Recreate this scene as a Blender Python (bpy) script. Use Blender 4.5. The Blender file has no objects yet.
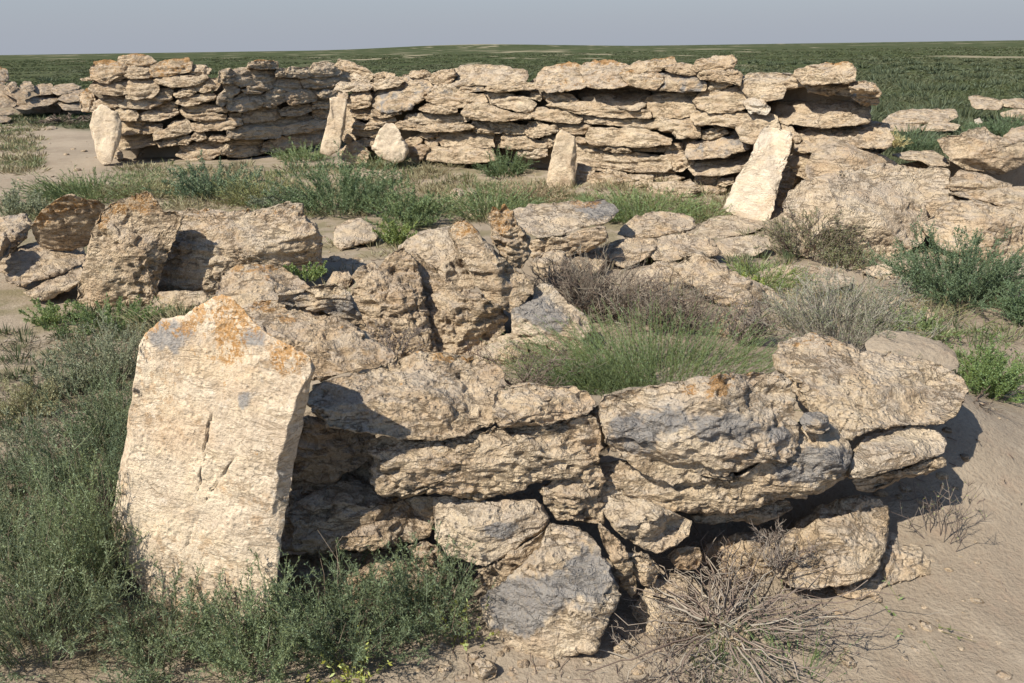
import bpy, bmesh, math
import numpy as np
from mathutils import Matrix, Vector
R = math.radians
scene = bpy.context.scene
COL = scene.collection
rng = np.random.default_rng(7)

# ------------------------------------------------------------------ camera
W, H, F = 1024, 683, 796.0
CAMZ = 1.6
PITCH = math.atan(294.0 / F)
ROLL = -math.atan(0.0146)
cp, sp = math.cos(PITCH), math.sin(PITCH)
fwd = np.array([0, cp, -sp]); up0 = np.array([0, sp, cp]); r0 = np.array([1.0, 0, 0])
right = r0 * math.cos(ROLL) + up0 * math.sin(ROLL)
upv = -r0 * math.sin(ROLL) + up0 * math.cos(ROLL)
CAM = np.array([0, 0, CAMZ])
cd = bpy.data.cameras.new("camera"); cam = bpy.data.objects.new("camera", cd); COL.objects.link(cam)
cd.sensor_width = 36.0; cd.lens = 36.0 * F / W; cd.clip_start = 0.05; cd.clip_end = 30000
M = Matrix(((right[0], upv[0], -fwd[0], 0), (right[1], upv[1], -fwd[1], 0), (right[2], upv[2], -fwd[2], CAMZ), (0, 0, 0, 1)))
cam.matrix_world = M
scene.camera = cam

def ray(px, py):
    px = np.asarray(px, float); py = np.asarray(py, float)
    d = (px[..., None] - W / 2) / F * right - (py[..., None] - H / 2) / F * upv + fwd
    return d

def at(px, py, Y):
    d = ray(px, py)
    return CAM + d * (np.asarray(Y)[..., None] / d[..., 1:2])

# ------------------------------------------------------------------ noise
_p = rng.permutation(256); _perm = np.concatenate([_p, _p, _p]).astype(np.int64)
_g = rng.normal(size=(256, 3)); _g /= np.linalg.norm(_g, axis=1)[:, None]
def perlin(P):
    Pi = np.floor(P).astype(np.int64); f = P - Pi; Pi &= 255
    u = f * f * f * (f * (f * 6 - 15) + 10)
    out = 0
    for dx in (0, 1):
        wx = u[:, 0] if dx else 1 - u[:, 0]
        hx = _perm[Pi[:, 0] + dx]
        for dy in (0, 1):
            wy = u[:, 1] if dy else 1 - u[:, 1]
            hy = _perm[hx + Pi[:, 1] + dy]
            for dz in (0, 1):
                wz = u[:, 2] if dz else 1 - u[:, 2]
                g = _g[_perm[hy + Pi[:, 2] + dz]]
                out = out + wx * wy * wz * (g[:, 0] * (f[:, 0] - dx) + g[:, 1] * (f[:, 1] - dy) + g[:, 2] * (f[:, 2] - dz))
    return out * 1.5

def fbm2(x, y, s, o=4, seed=0.0):
    P = np.stack([x / s, y / s, np.full_like(x, seed)], 1); v = 0; a = 1
    for k in range(o):
        v = v + a * perlin(P * 2 ** k + k * 17.3); a *= .5
    return v

# ------------------------------------------------------------------ mesh building
def mesh_np(name, verts, faces):
    me = bpy.data.meshes.new(name)
    n, k = faces.shape
    me.vertices.add(len(verts)); me.vertices.foreach_set("co", np.ascontiguousarray(verts, np.float32).ravel())
    me.loops.add(n * k); me.loops.foreach_set("vertex_index", np.ascontiguousarray(faces, np.int32).ravel())
    me.polygons.add(n); me.polygons.foreach_set("loop_start", np.arange(0, n * k, k, dtype=np.int32))
    me.polygons.foreach_set("use_smooth", np.ones(n, bool))
    me.update(calc_edges=True)
    return me

def tag(o, label=None, cat=None, group=None, kind=None):
    if label: o["label"] = label
    if cat: o["category"] = cat
    if group: o["group"] = group
    if kind: o["kind"] = kind
    return o

_ico = {}
def ico(s):
    if s not in _ico:
        bm = bmesh.new(); bmesh.ops.create_icosphere(bm, subdivisions=s, radius=1)
        v = np.array([x.co[:] for x in bm.verts]); f = np.array([[x.index for x in p.verts] for p in bm.faces]); bm.free()
        _ico[s] = (v, f)
    return _ico[s]

def vnormals(v, f):
    a, b, c = v[f[:, 0]], v[f[:, 1]], v[f[:, 2]]
    n = np.cross(b - a, c - a); o = np.zeros_like(v)
    for k in range(3):
        for i in range(3):
            o[:, i] += np.bincount(f[:, k], n[:, i], len(v))
    return o / (np.linalg.norm(o, axis=1)[:, None] + 1e-12)

# ------------------------------------------------------------------ ground shape
def sstep(a, b, x):
    t = np.clip((x - a) / (b - a), 0, 1); return t * t * (3 - 2 * t)

def ground_h(x, y):
    x = np.asarray(x, float).ravel(); y = np.asarray(y, float).ravel()
    r = np.hypot(x, y)
    h = .018 * fbm2(x, y, .9, 4, 3.3) + .006 * fbm2(x, y, .12, 3, 9.1)
    h = h * np.clip(1 - (r - 14) / 10, 0, 1)
    # bank of earth packed behind the front wall
    fx = sstep(-.75, -.45, x) * (1 - sstep(.55, .95, x))
    fy = sstep(2.22, 2.6, y + .12 * np.abs(x - .1)) * (1 - sstep(2.7, 3.4, y))
    h = h + .20 * fx * fy
    h = h + .25 * np.exp(-((x - 1.5) / .75) ** 2 - ((y - 2.95) / .62) ** 2)
    # floor of the enclosure, a little raised
    h = h + .10 * sstep(2.3, 2.9, y) * (1 - sstep(5.5, 7.0, y)) * sstep(-1.3, -.8, x) * (1 - sstep(1.4, 2.2, x))
    # foot of the far wall
    wl = 9.75 - .68 * (x - .6)
    d = wl - y
    h = h + .16 * sstep(1.6, .1, d) * (1 - sstep(1.0, 2.0, -d)) * sstep(-2.6, -1.8, x) * (1 - sstep(4.5, 6, x))
    # rubble heap on the right
    h = h + .12 * np.exp(-(((x - 4.6) / 1.0) ** 2 + ((y - 8.0) / .7) ** 2))
    bk = np.clip(fx * fy * 4, 0, 1); h = h + bk * .035 * fbm2(x, y, .16, 4, 6.6)
    # steppe
    h = h + .10 * sstep(14, 40, r) * fbm2(x, y, 17, 3, 5.5) + .5 * sstep(60, 400, r) * fbm2(x, y, 170, 3, 2.2)
    h = h + 8.5 * np.exp(-(((x + 65) / 230) ** 2 + ((y - 1700) / 160) ** 2)) + 2.0 * np.exp(-(((x - 560) / 16) ** 2 + ((y - 1750) / 40) ** 2))
    return h

def bare_at(x, y):
    return np.maximum(sstep(.50, .75, fbm2(x, y / 2.6, 9, 5, 12.5)), sstep(.55, .75, fbm2(x, y / 2.2, 38, 5, 31.5)) * sstep(70, 110, np.hypot(x, y))) * sstep(20, 32, np.hypot(x, y))
def green_at(x, y):
    d = y + .60 * x + .9 * fbm2(x, y, 2.2, 3, 1.5)
    return sstep(11.8, 13.4, d) * ((x > -5.2) | (x < -8.6) | (y > 15.5))
def litter_at(x, y):
    a = sstep(-.5, -1.2, x) * (y < 5.6)
    b = sstep(5.9, 6.6, y) * sstep(3.0, 1.8, x) * (1 - sstep(-.9, .1, y - (11.9 - .62 * (x + 2)))) * (1 - sstep(-4.2, -5.4, x + .12 * (y - 6)))
    return np.clip(np.maximum(a, b), 0, 1)
def ground_at(px, py, zoff=0.0):
    """world point where the line of sight through a pixel meets the ground"""
    d = ray(float(px), float(py)); d = d / d[1]
    Y = np.concatenate([np.linspace(1.2, 16, 1500), np.geomspace(16, 3000, 700)])
    P = CAM + d * Y[:, None]
    gz = ground_h(P[:, 0], P[:, 1]) + zoff
    k = np.argmax(P[:, 2] < gz)
    if not (P[:, 2] < gz).any(): k = len(Y) - 1
    return P[k]

# ------------------------------------------------------------------ materials
def newmat(name):
    m = bpy.data.materials.new(name); m.use_nodes = True
    nt = m.node_tree; nt.nodes.clear()
    return m, nt
class NT:
    def __init__(s, nt): s.nt = nt
    def n(s, t, **kw):
        nd = s.nt.nodes.new(t)
        for k, v in kw.items(): setattr(nd, k, v)
        return nd
    def l(s, a, b): s.nt.links.new(a, b)
    def math(s, op, a, b=None, c=None, clamp=False):
        nd = s.n("ShaderNodeMath", operation=op); nd.use_clamp = clamp
        for i, v in enumerate((a, b, c)):
            if v is None: continue
            if isinstance(v, (int, float)): nd.inputs[i].default_value = v
            else: s.l(v, nd.inputs[i])
        return nd.outputs[0]
    def noise(s, vec, scale, detail=4, rough=.55, dist=0):
        nd = s.n("ShaderNodeTexNoise"); nd.inputs["Scale"].default_value = scale; nd.inputs["Detail"].default_value = detail
        nd.inputs["Roughness"].default_value = rough; nd.inputs["Distortion"].default_value = dist
        s.l(vec, nd.inputs["Vector"]); return nd.outputs["Fac"]
    def mr(s, v, a, b, lo=0, hi=1):
        nd = s.n("ShaderNodeMapRange", interpolation_type="SMOOTHSTEP"); s.l(v, nd.inputs[0])
        for i, q in zip((1, 2, 3, 4), (a, b, lo, hi)): nd.inputs[i].default_value = q
        return nd.outputs[0]
    def mix(s, fac, a, b, mode="MIX"):
        nd = s.n("ShaderNodeMix", data_type="RGBA", blend_type=mode)
        for key, v in ((0, fac), (6, a), (7, b)):
            if isinstance(v, (int, float)): nd.inputs[key].default_value = v
            elif isinstance(v, tuple): nd.inputs[key].default_value = (*v, 1)
            else: s.l(v, nd.inputs[key])
        return nd.outputs[2]

def stone_material():
    m, nt = newmat("limestone"); t = NT(nt)
    tc = t.n("ShaderNodeTexCoord"); oi = t.n("ShaderNodeObjectInfo")
    sep = t.n("ShaderNodeSeparateColor"); t.l(oi.outputs["Color"], sep.inputs[0])
    off = t.n("ShaderNodeVectorMath", operation="SCALE"); cmb = t.n("ShaderNodeCombineXYZ")
    for i, k in enumerate((31.0, 57.0, 83.0)): t.l(t.math("MULTIPLY", oi.outputs["Random"], k), cmb.inputs[i])
    add = t.n("ShaderNodeVectorMath", operation="ADD"); t.l(tc.outputs["Object"], add.inputs[0]); t.l(cmb.outputs[0], add.inputs[1])
    V = add.outputs[0]
    bed = t.n("ShaderNodeMapping"); bed.inputs["Scale"].default_value = (.55, .55, 2.0); t.l(V, bed.inputs[0]); VB = bed.outputs[0]
    big = t.noise(V, 5, 5, .6); mid = t.noise(V, 22, 6, .65); fine = t.noise(V, 110, 4, .6); vfine = t.noise(V, 330, 2, .5)
    c0 = t.mr(t.noise(VB, 9, 5, .6), .46, .64)
    c = t.mix(t.mr(big, .35, .65), (0.476, 0.356, 0.233), (0.649, 0.521, 0.362))
    c = t.mix(t.math("MULTIPLY", t.mr(mid, .48, .72), .55), c, (0.774, 0.651, 0.489))
    c = t.mix(t.math("MULTIPLY", t.mr(mid, .48, .30), .45), c, (0.384, 0.284, 0.201))
    # tint of the single stone (blue channel): brown .. pale
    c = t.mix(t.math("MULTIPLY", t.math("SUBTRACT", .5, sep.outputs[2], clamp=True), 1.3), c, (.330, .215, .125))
    c = t.mix(t.math("MULTIPLY", t.math("SUBTRACT", sep.outputs[2], .5, clamp=True), 1.5), c, (.700, .650, .560))
    c = t.mix(t.math("MULTIPLY", t.mr(t.noise(V, 3.2, 5, .65), .50, .66), .45), c, (.530, .370, .225))
    c = t.mix(t.math("MULTIPLY", c0, .35), c, (0.666, 0.534, 0.348))
    # rusty mottling
    stn = t.math("MULTIPLY", t.mr(t.noise(V, 34, 5, .7), .50, .60), t.mr(t.noise(V, 4.0, 4, .6), .42, .6))
    c = t.mix(t.math("MULTIPLY", stn, t.math("MULTIPLY_ADD", sep.outputs[0], .6, .15)), c, (.400, .245, .120))
    wht = t.mr(t.noise(V, 27, 6, .72), .58, .66)
    c = t.mix(t.math("MULTIPLY", wht, t.math("MULTIPLY_ADD", sep.outputs[0], .45, .12)), c, (.74, .68, .58))
    # grey weathering of faces that lie open to the sky
    gn = t.n("ShaderNodeNewGeometry"); nz = t.n("ShaderNodeSeparateXYZ"); t.l(gn.outputs["Normal"], nz.inputs[0])
    wea = t.math("MULTIPLY", t.mr(nz.outputs[2], .35, .85), t.mr(t.noise(V, 8, 6, .7), .40, .58))
    c = t.mix(t.math("MULTIPLY", wea, .42), c, t.mix(fine, (.33, .30, .265), (.53, .49, .44)))
    # brown darkening painted along the fissures
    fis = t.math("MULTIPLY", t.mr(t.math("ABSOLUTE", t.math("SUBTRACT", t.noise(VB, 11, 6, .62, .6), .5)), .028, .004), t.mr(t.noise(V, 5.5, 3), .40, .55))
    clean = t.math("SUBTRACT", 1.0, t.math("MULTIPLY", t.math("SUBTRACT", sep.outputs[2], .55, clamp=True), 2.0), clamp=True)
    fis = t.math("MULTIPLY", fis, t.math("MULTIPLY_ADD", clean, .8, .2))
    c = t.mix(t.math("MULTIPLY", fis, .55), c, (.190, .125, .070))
    # grain
    c = t.mix(t.math("MULTIPLY", t.math("MULTIPLY", t.mr(fine, .48, .34), .48), t.math("MULTIPLY_ADD", clean, .7, .3)), c, (.205, .150, .100))
    c = t.mix(t.math("MULTIPLY", t.math("MULTIPLY", t.mr(t.noise(V, 46, 5, .7), .46, .36), .40), t.math("MULTIPLY_ADD", clean, .7, .3)), c, (.240, .180, .125))
    c = t.mix(t.math("MULTIPLY", t.mr(vfine, .55, .75), .35), c, (.68, .61, .50))
    # grey crust
    ca_ = t.n("ShaderNodeAttribute", attribute_name="crust"); cs_ = t.n("ShaderNodeSeparateColor"); t.l(ca_.outputs["Color"], cs_.inputs[0])
    gm = t.math("ADD", t.noise(V, 6.5, 5, .6, .4), t.math("MULTIPLY", fine, .12))
    thr = t.math("SUBTRACT", .95, t.math("MULTIPLY", sep.outputs[1], .45))
    g = t.mr(t.math("SUBTRACT", gm, thr), -.03, .12)
    g = t.math("MAXIMUM", g, t.math("MULTIPLY", cs_.outputs[0], t.mr(fine, .32, .5, .6, 1)))
    c = t.mix(t.math("MULTIPLY", g, .85), c, t.mix(mid, (.165, .163, .168), (.33, .32, .305)))
    # orange lichen, on the upper half
    gen = t.n("ShaderNodeSeparateXYZ"); t.l(tc.outputs["Generated"], gen.inputs[0])
    hi = t.mr(gen.outputs[2], .70, 1.0)
    om = t.math("ADD", t.math("ADD", t.noise(V, 13, 6, .75), t.math("MULTIPLY", fine, .12)), t.math("MULTIPLY", hi, .20))
    thr = t.math("SUBTRACT", 1.00, t.math("MULTIPLY", sep.outputs[0], .46))
    o = t.math("MULTIPLY", t.mr(t.math("SUBTRACT", om, thr), -.01, .035), t.mr(vfine, .34, .55, .35, 1))
    o = t.math("MAXIMUM", o, t.math("MULTIPLY", cs_.outputs[1], t.mr(t.math("ADD", fine, t.math("MULTIPLY", mid, .6)), .70, .86, 1, .1)))
    c = t.mix(t.math("MULTIPLY", o, .85), c, t.mix(fine, (.30, .135, .035), (.50, .275, .085)))
    b = t.n("ShaderNodeBsdfPrincipled"); b.inputs["Roughness"].default_value = .95; b.inputs["Specular IOR Level"].default_value = .15
    t.l(c, b.inputs["Base Color"])
    vo = t.n("ShaderNodeTexVoronoi", feature="SMOOTH_F1"); vo.inputs["Scale"].default_value = 55; t.l(V, vo.inputs["Vector"])
    pit = t.mr(vo.outputs["Distance"], .05, .45)
    pm = t.mr(t.noise(V, 9, 3), .42, .6)
    lay = t.noise(VB, 26, 6, .68)
    ht = t.math("ADD", t.math("ADD", t.math("MULTIPLY", mid, .7), t.math("MULTIPLY", t.mix(oi.outputs["Alpha"], big, lay), .9)), t.math("ADD", t.math("MULTIPLY", fine, .85), t.math("MULTIPLY", t.math("MULTIPLY", pit, pm), .60)))
    ht = t.math("ADD", ht, t.math("MULTIPLY", vfine, .26))
    ht = t.math("SUBTRACT", ht, t.math("MULTIPLY", fis, .55))
    bp = t.n("ShaderNodeBump"); t.l(t.math("MULTIPLY_ADD", oi.outputs["Alpha"], .5, .5), bp.inputs["Strength"]); bp.inputs["Distance"].default_value = .020
    t.l(ht, bp.inputs["Height"]); t.l(bp.outputs[0], b.inputs["Normal"])
    out = t.n("ShaderNodeOutputMaterial"); t.l(b.outputs[0], out.inputs[0])
    return m

def earth_material(name="earth", steppe=True):
    m, nt = newmat(name); t = NT(nt)
    geo = t.n("ShaderNodeNewGeometry"); V = geo.outputs["Position"]
    sx = t.n("ShaderNodeSeparateXYZ"); t.l(V, sx.inputs[0])
    big = t.noise(V, .8, 5, .6); mid = t.noise(V, 7, 6, .65); fine = t.noise(V, 60, 5, .65)
    c = t.mix(t.mr(big, .35, .65), (.275, .226, .170), (.345, .287, .218))
    c = t.mix(t.math("MULTIPLY", t.mr(mid, .5, .7), .5), c, (.400, .340, .262))
    c = t.mix(t.math("MULTIPLY", t.mr(mid, .47, .3), .5), c, (.300, .220, .160))
    c = t.mix(t.math("MULTIPLY", t.mr(fine, .5, .33), .45), c, (.215, .165, .120))
    if steppe:
        # what grows or lies there: green cover, litter, bare streaks (by place, stored on the sheet)
        at_ = t.n("ShaderNodeAttribute", attribute_name="cover"); sp_ = t.n("ShaderNodeSeparateColor"); t.l(at_.outputs["Color"], sp_.inputs[0])
        lit = t.math("MULTIPLY", t.mr(t.noise(V, 2.6, 7, .7), .42, .58), t.math("MULTIPLY", sp_.outputs[1], .75))
        c = t.mix(lit, c, t.mix(t.noise(V, 9, 4, .6), (.13, .125, .065), (.24, .20, .12)))
        sc = t.n("ShaderNodeMapping"); sc.inputs["Scale"].default_value = (1, .45, 1); t.l(V, sc.inputs[0])
        n1 = t.noise(sc.outputs[0], .9, 8, .62); n2 = t.noise(sc.outputs[0], .05, 8, .68)
        gr = t.mix(t.mr(n1, .35, .65), (.055, .066, .030), (.088, .096, .050))
        gr = t.mix(t.mr(n2, .40, .62), (.052, .066, .028), gr)
        gr = t.mix(t.math("MULTIPLY", sp_.outputs[2], .85), gr, (.30, .26, .18))
        c = t.mix(sp_.outputs[0], c, gr)
        top = t.mr(sx.outputs[2], 6.0, 8.2)
        c = t.mix(t.math("MULTIPLY", top, .6), c, (.34, .30, .20))
        spot = t.mr(sx.outputs[2], 1.9, 2.3, 0, .9)
        spx = t.math("MULTIPLY", spot, t.math("MULTIPLY", t.mr(sx.outputs[0], 520, 530), t.mr(sx.outputs[0], 600, 590)))
        c = t.mix(spx, c, (.55, .45, .30))
    b = t.n("ShaderNodeBsdfPrincipled"); b.inputs["Roughness"].default_value = 1; b.inputs["Specular IOR Level"].default_value = .05
    t.l(c, b.inputs["Base Color"])
    ht = t.math("ADD", t.math("MULTIPLY", mid, .30), t.math("MULTIPLY", fine, .45))
    bp = t.n("ShaderNodeBump"); bp.inputs["Strength"].default_value = .9; bp.inputs["Distance"].default_value = .030
    t.l(ht, bp.inputs["Height"]); t.l(bp.outputs[0], b.inputs["Normal"])
    out = t.n("ShaderNodeOutputMaterial"); t.l(b.outputs[0], out.inputs[0])
    return m

def leaf_material(name="leaf", trans=.25):
    m, nt = newmat(name); t = NT(nt)
    oi = t.n("ShaderNodeObjectInfo"); geo = t.n("ShaderNodeNewGeometry")
    rnd = geo.outputs["Random Per Island"]
    hsv = t.n("ShaderNodeHueSaturation"); t.l(oi.outputs["Color"], hsv.inputs["Color"])
    t.l(t.math("MULTIPLY_ADD", rnd, .05, .475), hsv.inputs["Hue"])
    t.l(t.math("MULTIPLY_ADD", rnd, .75, .62), hsv.inputs["Value"])
    t.l(t.math("MULTIPLY_ADD", geo.outputs["Random Per Island"], -.4, 1.15), hsv.inputs["Saturation"])
    b = t.n("ShaderNodeBsdfPrincipled"); b.inputs["Roughness"].default_value = .7; b.inputs["Specular IOR Level"].default_value = .2
    t.l(hsv.outputs[0], b.inputs["Base Color"])
    tr = t.n("ShaderNodeBsdfTranslucent"); t.l(hsv.outputs[0], tr.inputs[0])
    ms = t.n("ShaderNodeMixShader"); ms.inputs[0].default_value = trans
    t.l(b.outputs[0], ms.inputs[1]); t.l(tr.outputs[0], ms.inputs[2])
    out = t.n("ShaderNodeOutputMaterial"); t.l(ms.outputs[0], out.inputs[0])
    return m

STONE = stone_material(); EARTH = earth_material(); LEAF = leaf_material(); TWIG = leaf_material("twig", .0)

# ------------------------------------------------------------------ stones
def unit_(v): return v / np.linalg.norm(v)
def chaikin(P, k=.18):
    Q = np.roll(P, -1, 0)
    return np.stack([P * (1 - k) + Q * k, P * k + Q * (1 - k)], 1).reshape(-1, 2)

def stone(name, label, poly, Y, cat="stone", rf=.8, D=None, front=None, back=None, ch=(.12, .12), p=7.0, rough=1.0, pits=1.0, strata=.6,
          slope=0.0, col=None, group=None, lean=0.0, sub=None, mat=None, seed=None, ground=False, kind=None, dip=0.0, grow=1.035, facets=7, cracks=(), boxy=0.0, grey=(), rust=()):
    """one rock: its outline, the distance of its lower edge, how much of it is front face (rf) and how much top"""
    sd = (abs(hash((label or name) if seed is None else seed)) if False else sum(ord(ch_) * (i + 3) for i, ch_ in enumerate((label or name) + poly))) % 9973
    rg = np.random.default_rng(sd)
    P = np.array([[float(q) for q in s.split(",")] for s in poly.split()])
    P0 = P
    if boxy:
        cb = (P.max(0) + P.min(0)) / 2; ev, R2 = np.linalg.eigh(np.cov((P - cb).T)); U = (P - cb) @ R2
        cu = (U.max(0) + U.min(0)) / 2; hu = np.ptp(U, axis=0) / 2; N_ = (U - cu) / hu
        sc_ = 1 / np.maximum((np.abs(N_) ** 5).sum(1) ** .2, .3)
        N_ = N_ * (1 - boxy + boxy * np.minimum(sc_, 1.6))[:, None]
        P = (N_ * hu + cu) @ R2.T + cb
    rgo = np.random.default_rng(sd + 1)
    P = chaikin(P, .07)
    for _ in range(2): P = np.stack([P, (P + np.roll(P, -1, 0)) / 2], 1).reshape(-1, 2)
    cm = P.mean(0); aa_ = math.sqrt(np.ptp(P[:, 0]) * np.ptp(P[:, 1]))
    P = cm + (P - cm) * grow + rgo.normal(size=P.shape) * min(.010 * aa_, 1.2) * max(rough, .6)
    x, y = P[:, 0], P[:, 1]; x1, y1 = np.roll(x, -1), np.roll(y, -1)
    cr = x * y1 - x1 * y; A = cr.sum() / 2
    c = np.array([((x + x1) * cr).sum(), ((y + y1) * cr).sum()]) / (6 * A)
    A = abs(A)
    sx_, sy_ = np.ptp(x) / 2, np.ptp(y) / 2
    if Y != "G" and not kind:
        yg = ground_at(P0[P0[:, 1].argmax(), 0], P0[:, 1].max(), -.03)[1]
        if Y > yg: Y = yg
    if Y == "G": Y = ground_at(c[0], P0[:, 1].max(), 0.0)[1]
    if sub is None: sub = 4 if A < 110 else 5 if A < 260 else 5 if A < 1300 else 6 if A < 5000 else 7
    dv, fc = ico(sub)
    a, b, cc = dv[:, 0], dv[:, 1], dv[:, 2]
    rr = np.hypot(a, b)
    th = np.arctan2(-b * sy_, a * sx_ + 1e-12)
    # outline radius as a function of angle
    ta = np.linspace(-math.pi, math.pi, 721); ux, uy = np.cos(ta), np.sin(ta)
    best = np.zeros(721)
    ax, ay = x - c[0], y - c[1]; ex, ey = x1 - x, y1 - y
    den = ux[:, None] * ey - uy[:, None] * ex
    den = np.where(np.abs(den) < 1e-9, 1e-9, den)
    tt = (ax * ey - ay * ex) / den; ss = (ax * uy[:, None] - ay * ux[:, None]) / den
    tt = np.where((ss >= -1e-6) & (ss <= 1 + 1e-6) & (tt > 0), tt, 0); best = tt.max(1)
    Rr = np.interp(th, ta, best)
    q = np.stack([c[0] + rr * Rr * np.cos(th), c[1] + rr * Rr * np.sin(th)], 1)
    ymn, ymx = y.min(), y.max()
    d0 = ray(c[0], c[1]); dist = np.linalg.norm(d0) * Y / d0[1]; vd = d0 / np.linalg.norm(d0)
    e = max(math.asin(-vd[2]), .1)
    mpp = dist / F
    hm = (ymx - ymn) * mpp; wm = np.ptp(x) * mpp
    Hh = rf * hm / math.cos(e)
    if D is None: D = min((1 - rf) * hm / math.sin(e), 1.2 * max(wm, hm))
    tv = (ymx - q[:, 1]) / (ymx - ymn)
    Yq = Y + (D + lean) * tv + slope * (q[:, 0] - c[0])
    pos = at(q[:, 0], q[:, 1], Yq)
    thick = Hh * D / math.hypot(Hh, D)
    if front is None: front = thick * .85 + .10 * min(wm, hm)
    if back is None: back = thick * .9 + .30 * min(wm, 1.6 * hm) + .03
    prof = np.clip(1 - rr ** p, 0, 1) ** (1 / p)
    hb = np.clip(b / np.maximum(np.sqrt(np.clip(1 - a * a, 0, 1)), .25), -1, 1)
    s = 2 * rf - 1
    tri = np.minimum((hb + 1) / (s + 1 + 1e-3), (1 - hb) / (1 - s + 1e-3))
    tri = np.clip(tri, 0, 1)
    k = .8 if thick > .02 else 0.
    k *= thick * .85 / max(front, 1e-4) if front > 0 else 0
    k = min(k, .85)
    wb_ = 1 + .45 * perlin(np.stack([a * 2.5, b * 5, cc * 0 + sd * .37], 1)) + .2 * perlin(np.stack([a * 9, b * 16, cc * 0 + sd * .73], 1))
    edge = np.minimum(1, (1 - a) * wb_ / (2 * ch[1])) * np.minimum(1, (1 + a) * wb_ / (2 * ch[0]))
    edge = np.clip(edge, 0, 1) if p >= 8 else np.sin(np.clip(edge, 0, 1) * math.pi / 2)
    f = (front * (prof * (1 - k) + np.clip(1 - np.abs(a) ** 6, 0, 1) ** (1 / 6) * tri * k)) * edge
    # flat breaks across the bulging face
    qa, qb = (q[:, 0] - c[0]) / sx_, (c[1] - q[:, 1]) / sy_
    rf_ = np.random.default_rng(sd + 2)
    for q_ in range(facets):
        ga, gb = rf_.normal(size=2) * (.55 if q_ % 2 else .9)
        off_ = rf_.uniform(.55, .95) + .25 * math.hypot(ga, gb)
        f = np.minimum(f, np.maximum(front * (off_ - ga * qa - gb * qb), 0.0))
    for (xa, ya, xb, yb, wpx, dep) in cracks:
        ab = np.array([xb - xa, yb - ya]); tq = np.clip(((q - [xa, ya]) @ ab) / (ab @ ab), 0, 1)
        wob_ = perlin(np.stack([q[:, 0] / 14, q[:, 1] / 14, 0 * q[:, 0] + xa], 1)) * 3.5
        dq = np.linalg.norm(q - ([xa, ya] + tq[:, None] * ab), axis=1) + wob_ * 0
        dq = np.abs(((q - [xa, ya]) @ np.array([-ab[1], ab[0]])) / np.linalg.norm(ab) + wob_) + np.where((tq <= 0) | (tq >= 1), 99, 0)
        f = f - dep * np.exp(-(dq / wpx) ** 2) * np.sin(tq * math.pi) ** .5
    bk = back * np.clip(1 - rr ** 2.5, 0, 1) ** .4
    pos = pos - vd * np.where(cc >= 0, f, -bk)[:, None]
    # weathering
    size = math.sqrt(max(wm * hm, 1e-5))
    spc = 2.2 * size / math.sqrt(len(dv) / 2)
    if size > 0: 
        so = rg.uniform(0, 200, 3)
        nr = vnormals(pos, fc)
        disp = np.zeros(len(pos)); lam = size * .55; i = 0
        while lam > 2.2 * spc and lam > .007:
            n = perlin(pos * np.array([1, 1, 1.9 if (strata > 0 and i > 0) else 1]) / lam + so + i * 7.7)
            if i % 3 == 1: n = 1.7 * (np.abs(n) - .28)
            elif i % 3 == 2: n = 1.7 * (.28 - np.abs(n))
            disp += n * lam * rough * (.19 if lam < .05 else .14 if lam < .12 else .065)
            lam *= .53; i += 1
        if strata > 0:
            ax_ = np.array([dip, .1, 1.0]); ax_ /= np.linalg.norm(ax_)
            hgt = pos @ ax_
            wob = perlin(pos / (size * .8) + so[::-1])
            for lam2, am in ((.10, .012), (.045, .006)):
                lam2 = max(lam2 * min(1, size / .35), 3 * spc)
                w = hgt / lam2 + wob * 1.2
                sw = np.abs((w % 1) - .5) * 2
                disp += strata * 1.5 * min(am, lam2 * .16) * (np.clip(sw * 2.4 - .5, 0, 1) - .6) * (perlin(pos / (lam2 * 3) + so * 1.7) + .55)
        if pits > 0:
            for lam3, am in ((.055, .017), (.026, .010), (.015, .006)):
                if lam3 > 3 * spc:
                    n = perlin(pos / lam3 + so * .6)
                    m3 = np.clip(perlin(pos / (lam3 * 5) + so * .3) * 2 + .7, 0, 1)
                    disp -= pits * am * np.clip((n - .12) * 3.5, 0, 1) * m3
        pos = pos + nr * (disp * (.40 + .60 * np.clip(np.abs(cc) * 2.2, 0, 1)))[:, None]
    org = np.array([pos[:, 0].mean(), pos[:, 1].mean(), pos[:, 2].min()])
    me = mesh_np(name, pos - org, fc)
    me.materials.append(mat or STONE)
    if grey or rust:
        nz_ = perlin(pos / .035 + 5.5) * .45 + perlin(pos / .012 + 9.5) * .28 + perlin(pos / .10) * .3
        def spot(lst):
            m_ = np.zeros(len(pos))
            for (x0, y0, rx, ry) in lst:
                d_ = np.hypot((q[:, 0] - x0) / rx, (q[:, 1] - y0) / ry)
                m_ = np.maximum(m_, sstep(.25, -.15, d_ - 1 + nz_))
            return m_ * (cc > -.2)
        ca = me.color_attributes.new("crust", "FLOAT_COLOR", "POINT")
        ca.data.foreach_set("color", np.stack([spot(grey), spot(rust), np.zeros(len(pos)), np.ones(len(pos))], 1).astype(np.float32).ravel())
    o = bpy.data.objects.new(name, me); o.location = org; COL.objects.link(o)
    col = col or (0, 0, .5)
    o.color = (col[0], col[1], float(np.clip(col[2] + rg.uniform(-.06, .06), 0, 1)), 0.0 if strata == 0 else 1.0)
    if kind: o["kind"] = kind
    else: tag(o, label, cat, group)
    return o
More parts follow.
